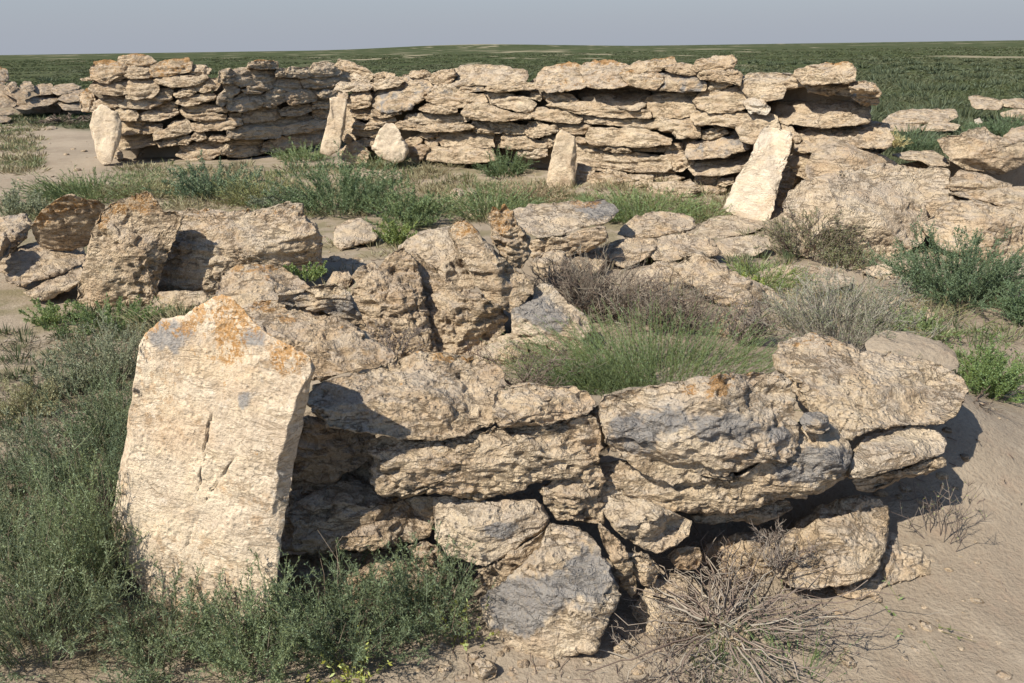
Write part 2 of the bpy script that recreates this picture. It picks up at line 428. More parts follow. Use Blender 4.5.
# ================================================================== the near enclosure
GF = "stones of the near enclosure wall"
def fr(name, label, poly, Y, **kw):
    kw.setdefault('grow', 1.01); kw['rough'] = kw.get('rough', 1.0) * .80; kw.setdefault('pits', .8)
    return stone(name, label, poly, Y, group=GF, **kw)
stone("upright_slab", "big pale upright slab with bright orange lichen on its peak, standing in the near grass",
   "114,520 122,470 131,430 138,392 145,352 150,342 166,328 188,325 198,317 211,309 221,306 231,309 240,318 250,331 263,343 283,353 303,361 308,372 304,400 300,425 291,462 285,500 279,540 274,585 262,612 235,618 190,612 150,592 122,552",
   1.95, rf=1, D=.16, front=.11, back=.10, ch=(.04, .11), p=10, pits=.15, strata=.0, rough=.24, col=(.62, .42, .60), slope=-.0011, sub=7, facets=0, grey=((176, 340, 22, 13), (250, 345, 10, 8), (243, 402, 6, 7)), rust=((233, 328, 19, 30), (232, 352, 14, 18), (284, 364, 18, 12)), cracks=((212, 414, 203, 462, .8, .02), (202, 466, 198, 494, .7, .018), (234, 460, 221, 478, .7, .016), (217, 482, 206, 503, .8, .02), (194, 524, 186, 552, .6, .012)))
fr("flat_slab", "lichen speckled flat slab lying directly behind the peak of the big upright slab", "240,310 262,300 290,302 330,310 362,330 397,357 390,366 352,371 322,379 300,378 285,360 262,340", 2.42, rf=.35, D=.45, col=(.62, .45, .42), pits=.8)
fr("flat_slab", "orange dotted flat slab at the back left corner of the near wall", "210,325 214,305 217,288 222,272 240,266 279,264 299,278 312,287 300,296 290,305 300,318 262,325 235,330", 2.85, rf=.3, D=.45, col=(.62, .45, .42))
fr("stone", "dark grey ridge stone between two lichen slabs behind the upright slab", "278,294 300,291 318,285 336,285 350,293 356,306 366,326 352,326 332,314 310,310 292,306 278,303", 2.78, rf=1, D=-.05, front=.05, back=.2, col=(0, .8, .4), rough=.8)
fr("capping_slab", "broad grey flecked capping slab right of the upright slab, hanging over a dark hollow", "307,396 314,384 330,379 358,373 385,364 397,358 425,353 457,355 480,360 499,366 505,374 503,388 500,408 495,422 467,433 440,438 400,438 376,433 345,429 325,425 312,412", 2.05, rf=.42, col=(.52, .40, .56), rough=1.15)
fr("capping_stone", "small rugged capping stone between the broad grey slab and the grey patched block", "494,392 513,387 535,384 552,385 575,386 590,393 596,404 588,413 566,419 541,425 520,424 500,428 493,412", 2.07, rf=.5, col=(.42, .42, .54), rough=1.15)
fr("long_block", "long knobbly pale block under the broad capping slab in the near wall", "369,441 385,436 408,441 440,440 470,433 495,428 520,426 545,424 590,414 600,430 603,448 596,462 576,475 555,480 534,484 503,494 485,499 471,499 450,495 429,492 405,495 383,496 374,484 372,465", 2.07, rf=.9, col=(.35, .25, .52), rough=1.25, pits=.9)
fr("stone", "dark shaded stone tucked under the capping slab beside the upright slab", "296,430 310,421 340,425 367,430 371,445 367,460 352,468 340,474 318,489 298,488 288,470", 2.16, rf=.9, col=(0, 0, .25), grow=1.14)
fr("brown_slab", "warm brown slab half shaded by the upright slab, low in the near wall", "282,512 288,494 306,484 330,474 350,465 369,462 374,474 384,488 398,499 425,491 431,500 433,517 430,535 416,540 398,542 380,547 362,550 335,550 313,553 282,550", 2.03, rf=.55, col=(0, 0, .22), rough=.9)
fr("stone", "lowest brown stone behind the green bush under the brown slab", "278,558 310,552 360,551 400,545 440,556 455,570 455,595 430,606 390,610 330,606 290,592", 2.02, rf=.7, col=(0, 0, .3))
fr("pale_block", "smooth pale block with one small grey stain above the tilted grey block", "433,497 448,496 465,500 500,501 534,499 543,507 549,518 546,528 525,542 510,552 494,562 483,567 470,562 447,554 436,540", 1.99, rf=.72, col=(0, .1, .64), rough=.65, pits=.3, grey=((500, 530, 16, 7),))
fr("tilted_block", "large tilted block with a dark grey face leaning at the foot of the near wall", "550,523 562,526 578,527 590,538 600,549 610,566 617,583 620,596 616,607 608,622 600,634 598,645 594,652 578,654 562,656 556,665 550,671 540,670 531,668 516,653 502,640 490,630 484,618 481,600 490,591 503,583 516,571 528,560 538,548 545,533", 1.76, rf=.80, D=.22, front=.10, ch=(.1, .2), p=4, col=(0, .3, .62), slope=-.0006, rough=.7, pits=.5, grey=((518, 603, 32, 27), (560, 590, 24, 18), (588, 575, 26, 26), (530, 622, 14, 10)))
fr("wedge_block", "pale wedge shaped block jutting right above the two small stacked stones", "600,486 618,488 640,497 665,508 692,521 688,536 676,545 657,553 643,548 631,542 618,534 606,518 600,502", 1.98, rf=.62, col=(0, 0, .6), rough=.8)
fr("stone", "crumbly light brown stone between the pale block and the wedge block", "538,488 560,478 587,472 603,482 604,502 603,524 588,524 574,522 558,519 548,508", 2.06, rf=.8, col=(0, 0, .5), rough=1.5)
fr("small_stone", "thin broken stone wedged along the right edge of the tilted grey block", "598,522 612,534 624,546 632,566 637,588 632,598 622,586 614,566 604,546", 1.92, rf=.9, col=(0, 0, .42), rough=1.3)
fr("small_stone", "small angular stone under the wedge block, right of the tilted grey block", "625,553 640,551 650,555 658,574 653,588 644,586 635,577 628,566", 1.93, rf=.8, col=(0, 0, .42))
fr("grey_patched_block", "thick capping block with slate grey patches on its front and flat lichen top", "599,404 605,397 620,393 650,386 683,381 720,376 757,373 775,373 788,378 791,390 794,412 797,425 798,440 795,452 786,460 757,463 732,472 710,480 692,482 675,484 655,478 642,472 620,456 605,444 601,425", 2.05, rf=.80, col=(.50, .35, .56), rough=1.05, sub=7, grey=((640, 434, 26, 18), (665, 422, 24, 13), (722, 428, 34, 16), (776, 434, 12, 9)), rust=((720, 386, 12, 5), (690, 392, 8, 4)))
fr("long_slab", "long sinuous slab carrying the grey patched block, its right end stained grey", "585,478 592,464 612,462 640,474 665,484 695,484 724,478 757,466 790,461 803,452 798,430 803,416 815,420 830,424 838,436 848,446 850,462 846,478 822,492 806,498 790,497 772,504 757,509 735,514 708,514 684,512 662,511 640,501 620,492 600,488", 2.10, rf=.75, D=.2, col=(.2, .2, .52), rough=.9, sub=7, grey=((822, 462, 26, 13), (800, 476, 24, 9)))
fr("small_stone", "small dark grey knob wedged right of the grey patched block", "799,420 805,413 818,411 829,416 830,428 822,434 806,432", 2.12, rf=.7, col=(0, .95, .4))
fr("thin_slab", "thin slab peeking out below the long slab above the dark hollow", "690,516 710,514 740,509 765,503 786,499 793,508 780,517 757,525 745,521 732,521 712,524 696,523", 2.14, rf=.75, col=(0, 0, .56))
fr("top_slab", "widest flat top slab with orange dots at the right end of the near wall", "773,354 782,344 792,339 808,335 824,336 845,344 859,351 890,353 921,359 942,366 955,374 964,380 967,388 962,402 958,412 945,422 925,424 904,424 882,428 863,432 848,438 838,436 826,426 812,414 800,398 788,382 776,368", 2.26, rf=.38, D=.62, col=(.50, .2, .5), rough=.9, sub=7)
fr("pale_slab", "smooth pale slab under the right end of the widest top slab", "848,478 848,462 854,448 864,438 880,431 905,427 922,426 938,432 946,441 944,453 930,458 913,464 895,469 878,474 862,478", 2.14, rf=.45, col=(0, .1, .66), rough=.55, pits=.3)
fr("stone", "shaded stone below the smooth pale slab at the right end of the near wall", "852,480 880,474 909,467 930,459 944,457 946,466 930,473 909,477 890,484 872,492 858,490", 2.22, rf=.9, col=(0, 0, .55))
fr("low_slab", "low flat slab behind the dead branches on the right", "770,552 785,535 800,520 816,507 838,500 861,495 878,499 888,508 890,524 886,546 878,566 866,578 842,584 816,588 792,586 774,574", 1.98, rf=.45, col=(0, 0, .52), rough=.8)
fr("ground_slab", "flat slab sinking into the dusty ground at the far right of the near wall", "862,562 872,545 886,532 904,528 930,533 944,545 944,562 936,574 918,577 902,582 885,586 872,586", "G", rf=.35, D=.25, col=(0, 0, .5), rough=.7)
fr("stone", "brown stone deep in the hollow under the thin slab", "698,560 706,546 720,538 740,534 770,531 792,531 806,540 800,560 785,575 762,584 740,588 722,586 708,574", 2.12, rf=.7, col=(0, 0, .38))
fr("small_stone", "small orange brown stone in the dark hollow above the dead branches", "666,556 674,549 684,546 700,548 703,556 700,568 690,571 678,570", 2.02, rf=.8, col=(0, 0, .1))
fr("boulder", "low rounded boulder half buried right of the tilted grey block", "632,612 642,592 652,580 668,573 690,576 702,590 712,606 717,628 708,640 690,640 670,636 648,634", 1.86, rf=.55, col=(0, 0, .5), rough=.8)
fr("small_stone", "small round stone on the ground left below the tilted grey block", "470,664 478,659 490,660 497,668 496,677 484,682 473,677", "G", rf=.6, col=(0, 0, .45))
fr("stone", "dusty ledge stone between pale block and tilted block in shadow", "478,572 495,564 515,551 535,538 546,530 548,545 535,560 512,578 496,588 484,590", 1.97, rf=.9, col=(0, 0, .4))
fr("stone", "dusty low stone at the lower right among the dead branches", "740,592 770,580 800,572 832,570 846,580 838,598 812,610 780,618 752,612", "G", rf=.3, D=.3, col=(0, 0, .5), rough=.6)

fr("small_stone", "small chip filling the joint under the left end of the long knobbly block", "404,500 420,496 438,497 440,508 432,520 418,512", 2.12, rf=.9, col=(0, 0, .35))
fr("small_stone", "small stone wedged between the long knobbly block and the long sinuous slab", "574,468 586,462 600,466 606,480 596,490 580,486", 2.08, rf=.9, col=(0, 0, .4))
fr("small_stone", "light filler stone below the warm brown slab at its right end", "404,548 424,540 438,548 446,562 436,574 414,566", 2.06, rf=.9, col=(0, 0, .5))
fr("stone", "flat broken stone at the very foot of the low flat slab", "828,578 846,566 868,566 884,580 880,594 858,600 836,594", "G", rf=.4, col=(0, 0, .5), rough=.9)
fr("small_stone", "angular stone at the left foot of the dead branches", "716,640 724,628 740,624 752,634 748,646 730,650", "G", rf=.6, col=(0, 0, .5))
fr("small_stone", "low stone under the corner of the smooth pale slab on the dust", "902,500 918,490 938,488 948,498 938,508 916,510", "G", rf=.45, col=(0, 0, .5))
fr("stone", "brownish backing stone seen between the small capping stone and the grey patched block", "586,412 600,404 612,420 612,446 600,452 590,436", 2.16, rf=.9, col=(0, 0, .4))

# ================================================================== inside the enclosure
GM = "stones lying inside the ruin"
def mi(name, label, poly, Y, **kw): return stone(name, label, poly, Y, group=GM, **kw)
mi("upright_stone", "pitted upright stone with an orange crest, left of the middle", "76,308 80,285 84,268 90,246 94,232 98,222 103,212 110,206 120,201 132,197 141,195 146,193 152,197 157,204 162,212 174,212 181,217 179,226 174,238 169,250 164,264 159,280 156,298 150,305 128,306 105,308", 5.15, rf=1, D=.12, front=.16, back=.18, ch=(.1, .3), p=5, col=(.30, 0, .42), rough=.8, pits=1.2, sub=7, strata=.15, rust=((140, 203, 14, 10), (118, 208, 14, 7), (103, 222, 6, 10)))
mi("long_boulder", "long pale boulder in the grass right of the pitted upright stone", "160,294 162,268 165,246 170,228 178,214 190,209 205,211 215,212 235,214 255,213 270,211 278,207 286,204 297,207 302,217 314,228 320,242 321,264 305,270 288,268 265,272 250,272 232,284 215,294 185,297", 5.5, rf=.9, col=(.45, 0, .50), rough=1.0, pits=1.2, sub=7, facets=2)
mi("leaning_slab", "dark slab with bright orange edge overhanging in shade at the left", "32,226 40,214 50,205 60,198 70,195 82,199 95,201 104,205 102,220 97,234 92,244 70,250 45,248 36,240", 5.75, rf=1, D=0, lean=-.26, front=.03, back=.10, p=8, col=(.30, 0, .32), rough=.6, strata=.15, rust=((58, 206, 22, 9), (40, 218, 8, 9), (88, 203, 14, 4)))
mi("block", "grey brown block with flat top lying at the left edge", "-10,268 6,256 22,247 42,241 60,239 78,245 84,254 83,263 68,270 50,277 34,281 18,285 8,282 4,272", 5.2, rf=.5, col=(0, .2, .42))
mi("stone", "stone wedged underneath the flat topped block at the left", "24,292 40,284 60,277 80,267 84,276 76,286 60,293 46,300 34,298", 5.15, rf=.7, col=(0, 0, .5))
mi("stone", "pale grey stone with a smooth top at the upper left edge", "-12,222 8,216 26,215 32,226 26,238 14,250 2,256 -12,260", 5.7, rf=.6, col=(0, .75, .5))
mi("stone", "small brown stone cut by the left picture edge", "-12,238 4,232 11,244 8,254 -2,262 -12,264", 5.3, rf=.7, col=(0, 0, .3))
mi("flat_stone", "pale flat stone in the grass at the foot of the long boulder", "152,300 160,292 182,291 204,292 212,300 206,309 182,312 160,311", "G", rf=.4, D=.2, col=(0, 0, .55))
mi("flat_stone", "lone flat stone on the dust right of the long boulder", "334,244 335,228 346,222 358,217 370,224 380,232 376,241 364,243 352,247 342,250", "G", rf=.45, col=(0, 0, .58))
mi("small_stone", "small rubble stone on the dust in front of the lone flat stone", "326,284 333,273 346,270 353,278 348,288 336,292", "G", rf=.6, col=(0, 0, .5))
mi("small_stone", "tiny rubble stone touching the ridged boulder on its left", "352,276 362,266 374,262 380,270 372,280 360,286", "G", rf=.6, col=(0, 0, .5))
mi("ridged_boulder", "steep ridged boulder casting a narrow shadow in the middle of the enclosure", "340,318 346,300 352,290 362,282 376,270 390,257 402,249 412,257 418,272 422,296 428,318 434,336 438,356 410,358 384,352 362,338", "G", rf=.85, D=.25, front=.22, col=(.2, .25, .42), rough=1.0, pits=1.1, sub=7)
mi("boulder", "rugged boulder with a hollow, right of the ridged boulder", "408,262 416,254 432,266 447,280 461,291 476,293 486,297 500,307 506,318 503,330 494,342 484,352 462,356 440,354 430,334 421,302 414,280", "G", rf=.75, D=.35, front=.16, col=(.1, .2, .42), rough=1.0, pits=1.1, sub=7)
mi("pale_block", "pale flat topped block behind the rugged boulder", "398,250 408,240 420,233 440,228 456,226 468,238 478,262 474,288 462,290 447,280 432,267 414,256", 4.05, rf=.4, D=.5, col=(0, 0, .62), rough=.8)
mi("leaning_slab", "greyish slab sloping down to the right with an orange tip", "449,232 455,224 464,221 472,225 485,240 497,254 508,264 520,273 534,284 530,294 522,302 511,311 500,307 485,296 474,280 462,258", 3.98, rf=.8, D=.25, front=.12, col=(.5, .6, .42), rough=.8, sub=6, rust=((462, 228, 11, 9),))
mi("jagged_stone", "jagged narrow stone standing on edge beside the flat grey capped slab", "488,218 494,207 500,212 504,206 513,213 520,228 530,237 528,256 522,268 512,266 502,255 493,240", 4.35, rf=1, D=.08, front=.08, back=.12, col=(.65, .3, .4), rough=1.3, rust=((503, 222, 10, 12),))
mi("flat_slab", "large flat slab with a grey right corner propped up in the middle", "508,213 532,205 555,203 576,201 590,202 603,200 612,205 618,210 612,218 602,224 590,225 578,228 564,234 552,236 540,237 527,232 516,222", 5.35, rf=.4, col=(.15, .25, .52), rough=.9, sub=6, grey=((600, 209, 20, 9),), rust=((585, 203, 14, 4),))
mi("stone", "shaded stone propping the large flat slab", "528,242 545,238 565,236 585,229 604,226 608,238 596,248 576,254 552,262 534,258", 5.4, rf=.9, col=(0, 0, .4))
mi("wedge_boulder", "pale pointed boulder with a grey patch beside the dead shrub", "512,310 522,300 530,293 541,285 552,286 560,294 566,302 584,315 593,330 590,344 577,354 558,356 530,350 514,340", "G", rf=.75, D=.3, front=.14, col=(0, .25, .62), rough=.7, sub=6, grey=((528, 308, 22, 14), (552, 318, 12, 12)))
mi("small_stone", "low dusty stone left of the pale pointed boulder", "476,356 488,346 504,336 514,334 526,346 528,358 506,364 484,364", "G", rf=.6, col=(0, 0, .5))
mi("stone", "layered loaf shaped stone in the grass right of the large flat slab", "618,234 624,226 636,217 652,212 668,211 682,214 692,219 695,228 684,233 668,234 652,238 634,238", 6.0, rf=.55, col=(0, .1, .42))
mi("stone", "split stone in front of the layered loaf shaped stone, on its left", "600,250 612,242 634,238 656,239 656,250 646,258 638,262 624,268 612,262 604,256", 5.45, rf=.55, col=(0, 0, .46))
mi("stone", "split stone in front of the layered loaf shaped stone, on its right", "650,252 660,238 674,234 690,233 711,239 722,254 706,258 688,256 670,262 654,259", 5.5, rf=.5, col=(0, 0, .5))
mi("flat_stone", "smooth pale flat stone below the white leaning slab", "694,234 702,225 712,217 736,216 750,220 763,226 753,232 738,236 716,239 702,239", "G", rf=.35, col=(0, 0, .64), rough=.6)
mi("flat_stone", "low dusty stone in front of the smooth pale flat stone", "712,248 720,240 742,236 768,238 770,246 757,255 740,258 722,256", "G", rf=.35, D=.3, col=(0, 0, .55), rough=.6)
mi("outcrop", "long layered outcrop sloping to the right behind the dead shrub", "676,270 686,259 700,255 714,262 730,271 748,279 766,286 778,296 788,306 780,314 764,312 746,312 730,309 716,301 700,290 686,281", 4.7, rf=.5, D=.4, col=(.1, 0, .5), rough=1.1, strata=1.2, sub=6)
mi("stone", "rounded brown stone under the end of the layered outcrop", "710,336 716,322 724,312 742,305 758,312 760,326 754,340 738,344 720,342", 4.15, rf=.7, col=(0, 0, .4))
mi("flat_stone", "broad dusty flat stone level with the bare ground at the right", "750,276 768,268 792,265 826,268 850,276 848,286 826,290 800,299 782,300 764,290", "G", rf=.3, D=.6, col=(0, 0, .6), rough=.5, pits=.2)
mi("smooth_stone", "smooth dusty stone behind the widest top slab at the right", "866,344 878,334 890,330 908,333 926,338 942,343 954,353 958,366 942,374 915,366 890,360 870,354", 3.05, rf=.4, D=.4, col=(0, .35, .34), rough=.4, pits=.1, strata=0, mat=EARTH)
mi("stone", "small stone under the dead shrub in front of the split stones", "626,284 640,270 660,264 680,268 690,280 676,292 654,296 636,294", 4.9, rf=.5, col=(0, 0, .48))
mi("small_stone", "light small stone in the grass before the far wall", "449,195 452,190 458,188 464,190 464,197 457,200 450,199", "G", rf=.7, col=(0, 0, .62))
mi("small_stone", "brown knob right beside the light small stone before the far wall", "464,193 468,188 474,189 476,196 471,200 465,199", "G", rf=.7, col=(0, 0, .45))

mi("flat_stone", "thin slab on the dust right of the layered outcrop", "786,312 800,304 822,300 844,306 850,314 834,322 806,322", "G", rf=.4, D=.3, col=(0, 0, .55), rough=.7)
mi("flat_stone", "flat grey flecked stone left of the split stones", "560,262 576,254 596,254 606,262 596,272 574,274", 5.2, rf=.45, col=(0, .5, .5))
mi("stone", "layered low stone in front of the right split stone", "640,272 656,262 676,262 690,270 680,282 658,286 644,282", 5.1, rf=.6, col=(0, 0, .5), strata=1.2)
mi("small_stone", "small flat stone on the bare ground near the tall dark green bush", "880,300 890,295 902,297 906,303 896,309 884,308", "G", rf=.5, col=(0, 0, .55))
mi("flat_stone", "dusty stone half sunk before the huge boulder", "862,272 878,264 898,262 912,268 904,277 882,280", "G", rf=.4, D=.2, col=(0, 0, .55))
mi("stone", "broken stone beside the jagged stone, in front of the large flat slab", "530,262 544,252 562,250 570,262 560,276 540,278", 5.0, rf=.7, col=(0, 0, .42))

# ================================================================== rubble heap on the right
GR = "rubble blocks at the right end of the far wall"
def ru(name, label, poly, Y, **kw): return stone(name, label, poly, Y, group=GR, **kw)
ru("boulder", "huge rounded pale boulder at the right behind the bare ground", "796,252 786,232 785,206 792,192 804,182 818,178 840,173 862,170 885,165 902,168 914,180 922,200 926,220 922,240 908,250 888,258 862,264 838,260 814,257", 6.35, rf=.72, D=.7, front=.35, col=(.05, .2, .56), rough=.75, pits=.7, sub=7, strata=.3)
ru("boulder", "orange tinted peaked boulder resting behind the huge rounded boulder", "806,170 811,157 822,146 833,138 846,142 858,147 872,153 888,159 902,166 908,176 890,180 860,182 826,184 812,182", 6.95, rf=.85, front=.25, col=(0, 0, .3), rough=.7, sub=5)
ru("leaning_slab", "white leaning slab standing against the right part of the far wall", "724,208 730,194 735,182 744,168 752,154 758,140 762,131 768,127 780,130 791,134 790,150 786,162 781,176 777,192 774,208 768,222 752,220 738,216", 7.55, rf=1, D=.30, front=.10, back=.14, ch=(.06, .16), p=6, col=(0, 0, .86), slope=-.005, rough=.45, pits=.5, strata=0, sub=6, facets=1)
ru("block", "pale block right of the huge boulder below a thin flat slab", "912,182 918,172 932,168 950,171 950,186 958,196 976,204 990,214 990,232 962,238 934,232 922,214", 6.65, rf=.75, D=.35, front=.2, col=(0, 0, .6), rough=.7)
ru("layered_stone", "layered grey stone in the shadow of the brown overhanging boulder", "945,188 952,178 960,170 978,173 996,180 1012,184 1008,194 990,192 974,191 958,191", 6.75, rf=.85, col=(0, .2, .45), strata=1.2)
ru("layered_stone", "wide layered ledge under the layered grey stone at the right edge", "948,193 974,191 998,188 1030,186 1030,198 1018,205 1006,208 996,205 980,200 964,197", 6.5, rf=.8, col=(0, .1, .48), strata=1.2)
ru("ledge", "broad crumbling ledge at the right edge behind the tall green bush", "922,228 945,204 975,200 1000,208 1036,202 1036,258 1010,266 975,258 942,248", 6.0, rf=.6, D=.6, front=.25, col=(0, .2, .5), rough=.9)
ru("boulder", "yellowish brown boulder overhanging the rubble at the right", "938,140 948,137 961,135 970,129 985,127 991,134 1002,137 1012,144 1030,140 1036,158 1024,164 1012,168 1000,174 986,171 964,168 954,162 945,152", 7.15, rf=.85, D=.2, front=.2, col=(.3, .2, .36), rough=.8, sub=6, pits=.2, strata=.2)
ru("block", "brown block behind the yellowish boulder, cut by the right picture edge", "1002,138 1012,129 1036,122 1036,152 1014,148", 7.25, rf=.7, col=(0, 0, .3))
ru("thin_slab", "thin flat slab overhanging between the huge boulder and the yellowish boulder", "892,155 909,151 933,151 946,159 948,166 933,166 920,161 905,159", 7.25, rf=.6, col=(0, 0, .55))
ru("stone", "small shaded stone under the thin flat slab", "900,164 915,162 934,168 930,176 915,178 904,172", 7.35, rf=.8, col=(0, 0, .45))
GB = "stone pieces lying in the green beyond the rubble"
def be(name, label, poly, Y, **kw): return stone(name, label, poly, Y, group=GB, **kw)
be("layered_stone", "layered flat stone on top of two others in the green beyond the wall", "882,122 890,115 900,111 914,109 935,109 955,110 957,117 948,122 925,123 902,123 890,125", 14.5, rf=.75, front=.15, strata=1.2, col=(0, 0, .42))
be("stone", "left supporting stone beneath the layered flat stone in the green", "878,127 888,123 902,122 920,124 920,130 908,132 892,131", 14.3, rf=.8, col=(0, 0, .42))
be("stone", "right supporting stone beneath the layered flat stone in the green", "921,127 932,122 946,122 960,125 955,131 938,131 923,131", 14.3, rf=.8, col=(0, 0, .48))
be("layered_stone", "long layered stone in the green at the right picture edge", "969,97 975,95 986,98 999,101 1012,99 1036,98 1036,112 1018,108 1002,106 1000,110 985,110 974,108 971,102", 16.2, rf=.8, front=.15, strata=1.2, col=(0, 0, .36))
be("stone", "shaded slab under the long layered stone at the right edge", "1000,113 1014,109 1036,111 1036,124 1018,124 1004,119", 16.0, rf=.9, col=(0, 0, .35))
be("stone", "pale low stone below the shaded slab at the right edge", "1008,126 1018,122 1036,123 1036,132 1018,131", 14.8, rf=.7, col=(0, 0, .5))
be("small_stone", "tiny white stone in the grass left of the shaded slab", "974,120 979,118 984,120 982,124 976,124", 15.2, rf=.8, col=(0, 0, .95))
# ================================================================== the long far wall
GW = "stones stacked in the long far wall"
GL = "stones stacked in the left part of the far wall"
def YL(px): return 12.7 if px < 225 else 12.7 + (px - 225) * .0125
def YN(px): return 11.35 - (px - 345) * .0076
WN = [0]
def wall(label, poly, fn, g, dy, name="wall_stone", **kw):
    pts = [[float(q) for q in s.split(",")] for s in poly.split()]
    px = sum(p[0] for p in pts) / len(pts)
    r = np.random.default_rng(len(label) * 31 + int(px * 7))
    Y = fn(px) + dy + r.uniform(-.07, .07)
    kw.setdefault("rf", .94); kw.setdefault("front", .05 + .14 * (max(p[1] for p in pts) - min(p[1] for p in pts)) * Y / F)
    kw.setdefault("back", .45); kw.setdefault("p", 9); kw.setdefault("grow", 1.10); kw.setdefault("boxy", .5); kw.setdefault("strata", 1.1); kw.setdefault("rough", 1.35)
    kw.setdefault("col", (.25, .2, float(r.uniform(.38, .6))))
    sl = .0125 if (fn is YL and px > 225) else (-.0076 if fn is YN else 0)
    return stone(name, label, poly, Y, group=g, slope=sl, **kw)
def L(label, poly, dy=0, **kw): return wall(label, poly, YL, GL, dy, **kw)
def N(label, poly, dy=0, **kw): return wall(label, poly, YN, GW, dy, **kw)

stone("upright_slab", "tall pale slab standing on end at the left corner of the far wall", "90,126 94,112 98,108 102,105 107,107 112,111 118,113 121,122 121,136 118,145 114,153 111,163 103,164 97,157 95,144", 12.3, rf=1, D=.1, front=.12, back=.14, ch=(.06, .28), p=6, rough=.6, strata=0, col=(0, 0, .68), sub=5, facets=0, slope=-.004)
OR = (.8, .1, .42)
L("lichen edged block at the top left corner of the far wall", "91,70 95,62 104,61 115,64 126,67 126,73 112,77 109,82 101,82 93,77", col=OR)
L("small stone tucked under the lichen edged corner block", "108,77 116,72 126,74 125,78 114,82 109,81")
L("highest cap stone with orange back at the left end of the far wall", "117,65 123,57 134,54 146,57 156,61 150,64 128,66", .12, col=OR)
L("square block right of the lichen edged corner block in the top course", "125,70 130,65 148,64 150,71 149,78 130,78 125,75", col=(.6, .1, .45))
L("longest orange topped beam of the top course at the left", "148,65 168,61 188,58 191,65 189,71 168,76 150,77", col=(.9, .1, .38))
L("flat plate ending the top course right of the orange beam", "189,66 203,65 211,69 208,74 190,74", .1)
L("thin spall sticking out left of the corner block", "80,79 92,77 95,80 83,81", .1)
L("knobbly stone second course at the left corner", "90,89 96,80 106,83 118,86 127,89 126,93 117,95 95,93")
L("small filler above the knobbly second course stone", "113,86 120,79 130,78 129,87 118,88", .05)
L("upper half of the big projecting boulder in the left section", "126,91 131,79 140,77 154,81 158,90 152,97 136,99 127,98", -.08)
L("lower half of the big projecting boulder in the left section", "120,103 128,99 150,97 158,88 172,90 166,99 148,109 124,107", -.03)
L("vertical orange spotted stone at the outer left edge", "82,111 80,96 87,89 93,92 95,100 93,105 97,111", .05, col=(.8, 0, .45))
L("long flat stone third course behind the corner slab tip", "94,103 109,96 126,95 127,100 119,106 105,108 95,106")
L("flat stone touching the tip of the tall corner slab", "90,110 92,104 103,104 110,108 104,113 94,112", .05)
L("stone right of the tall corner slab tip, fourth course", "115,111 120,107 133,107 138,115 135,120 121,120")
L("bright rounded stone below the projecting boulder", "138,116 150,110 165,110 178,112 168,117 155,121 142,120")
L("blocky stone above the bright rounded stone", "150,109 158,104 169,100 177,104 178,111 158,112", .05)
L("shaded block beside the tall corner slab, fifth course", "119,130 121,123 140,120 145,124 139,130 136,134 121,135")
L("bright nugget shaped stone in the fifth course, left section", "136,128 147,122 161,124 162,130 150,134 140,133")
L("brown block low beside the tall corner slab", "120,149 122,137 139,134 151,136 156,144 143,147 130,149")
L("long tilted stone with a raised right end in the left section", "155,140 157,131 170,128 180,123 187,119 193,129 190,132 175,136")
L("dark little filler above the long tilted stone", "168,126 175,120 186,120 184,124 172,128", .07)
L("flat stone just under the long tilted stone", "157,142 166,138 178,137 179,145 160,147")
L("small square stone right of the flat stone under the tilted one", "178,144 180,137 190,135 192,140 187,145")
L("pinkish small stone in the sixth course, left section", "190,139 196,131 202,132 207,138 198,141")
L("wide bottom boulder emerging from the grass, left section", "178,156 186,146 198,141 212,142 223,146 225,151 212,158 190,161", -.05)
L("tiny loose stone by the foot of the tall corner slab", "113,154 116,148 122,153 123,159 114,158", -.1)
L("smooth plate under the orange topped beam", "156,80 160,77 180,76 203,75 207,78 193,84 173,87 162,83")
L("grey shaded plate below the smooth plate", "174,93 186,88 195,86 199,90 190,96 178,97", .06)
L("plump rounded stone near the step in the left section", "194,88 200,83 209,79 217,79 220,84 216,90 203,92")
L("long oval stone under the plump rounded stone", "176,103 186,96 208,94 215,95 213,100 200,103 187,106")
L("wide thin stone with a bright lower lip, left section", "179,112 183,107 191,111 210,113 225,115 222,119 202,121 190,118")
L("knobbly stone sitting on the wide thin stone with a bright lip", "185,107 206,104 223,106 227,112 215,112 200,112 190,112", .04)
L("long smooth stone under the wide thin lipped stone", "191,123 206,122 225,118 240,119 240,125 223,130 200,131 193,128")
L("small cube at the right end of the wide thin lipped stone", "228,113 234,112 241,113 240,118 230,118", .04)
L("left block of the top course right of the step", "218,82 220,71 231,69 234,76 233,84 224,82", .05)
L("large bright topped block of the top course, middle of left section", "230,83 231,70 250,68 273,67 276,74 272,80 256,83 242,86")
L("orange cap stone lying on the large bright topped block", "248,68 250,63 260,60 276,62 278,69 262,69", .15, col=(.75, 0, .5))
L("slanting stone leaning in the joint right of the plump rounded stone", "217,103 220,95 226,90 222,84 233,83 241,90 232,98 223,105")
L("flat oval stone under the large bright topped block", "243,90 253,85 270,82 272,88 260,93 247,93")
L("big slanted block in the middle of the left section", "228,107 232,101 246,93 261,94 265,105 254,108 241,112 230,110")
L("shadowed block right of the big slanted block", "263,97 270,89 284,90 285,101 272,107 264,106")
L("two faced block with a lit left half, left section", "285,93 300,91 314,88 318,97 313,101 291,105 286,100")
L("small filler right of the orange cap stone", "275,73 278,68 290,69 288,75 276,77", .08)
L("shaded stone below the small filler right of the orange cap", "270,86 273,79 303,77 305,86 296,91 278,89", .02)
L("rounded lichen stone of the top course near the inner corner", "286,77 290,68 308,67 314,75 304,78", .05)
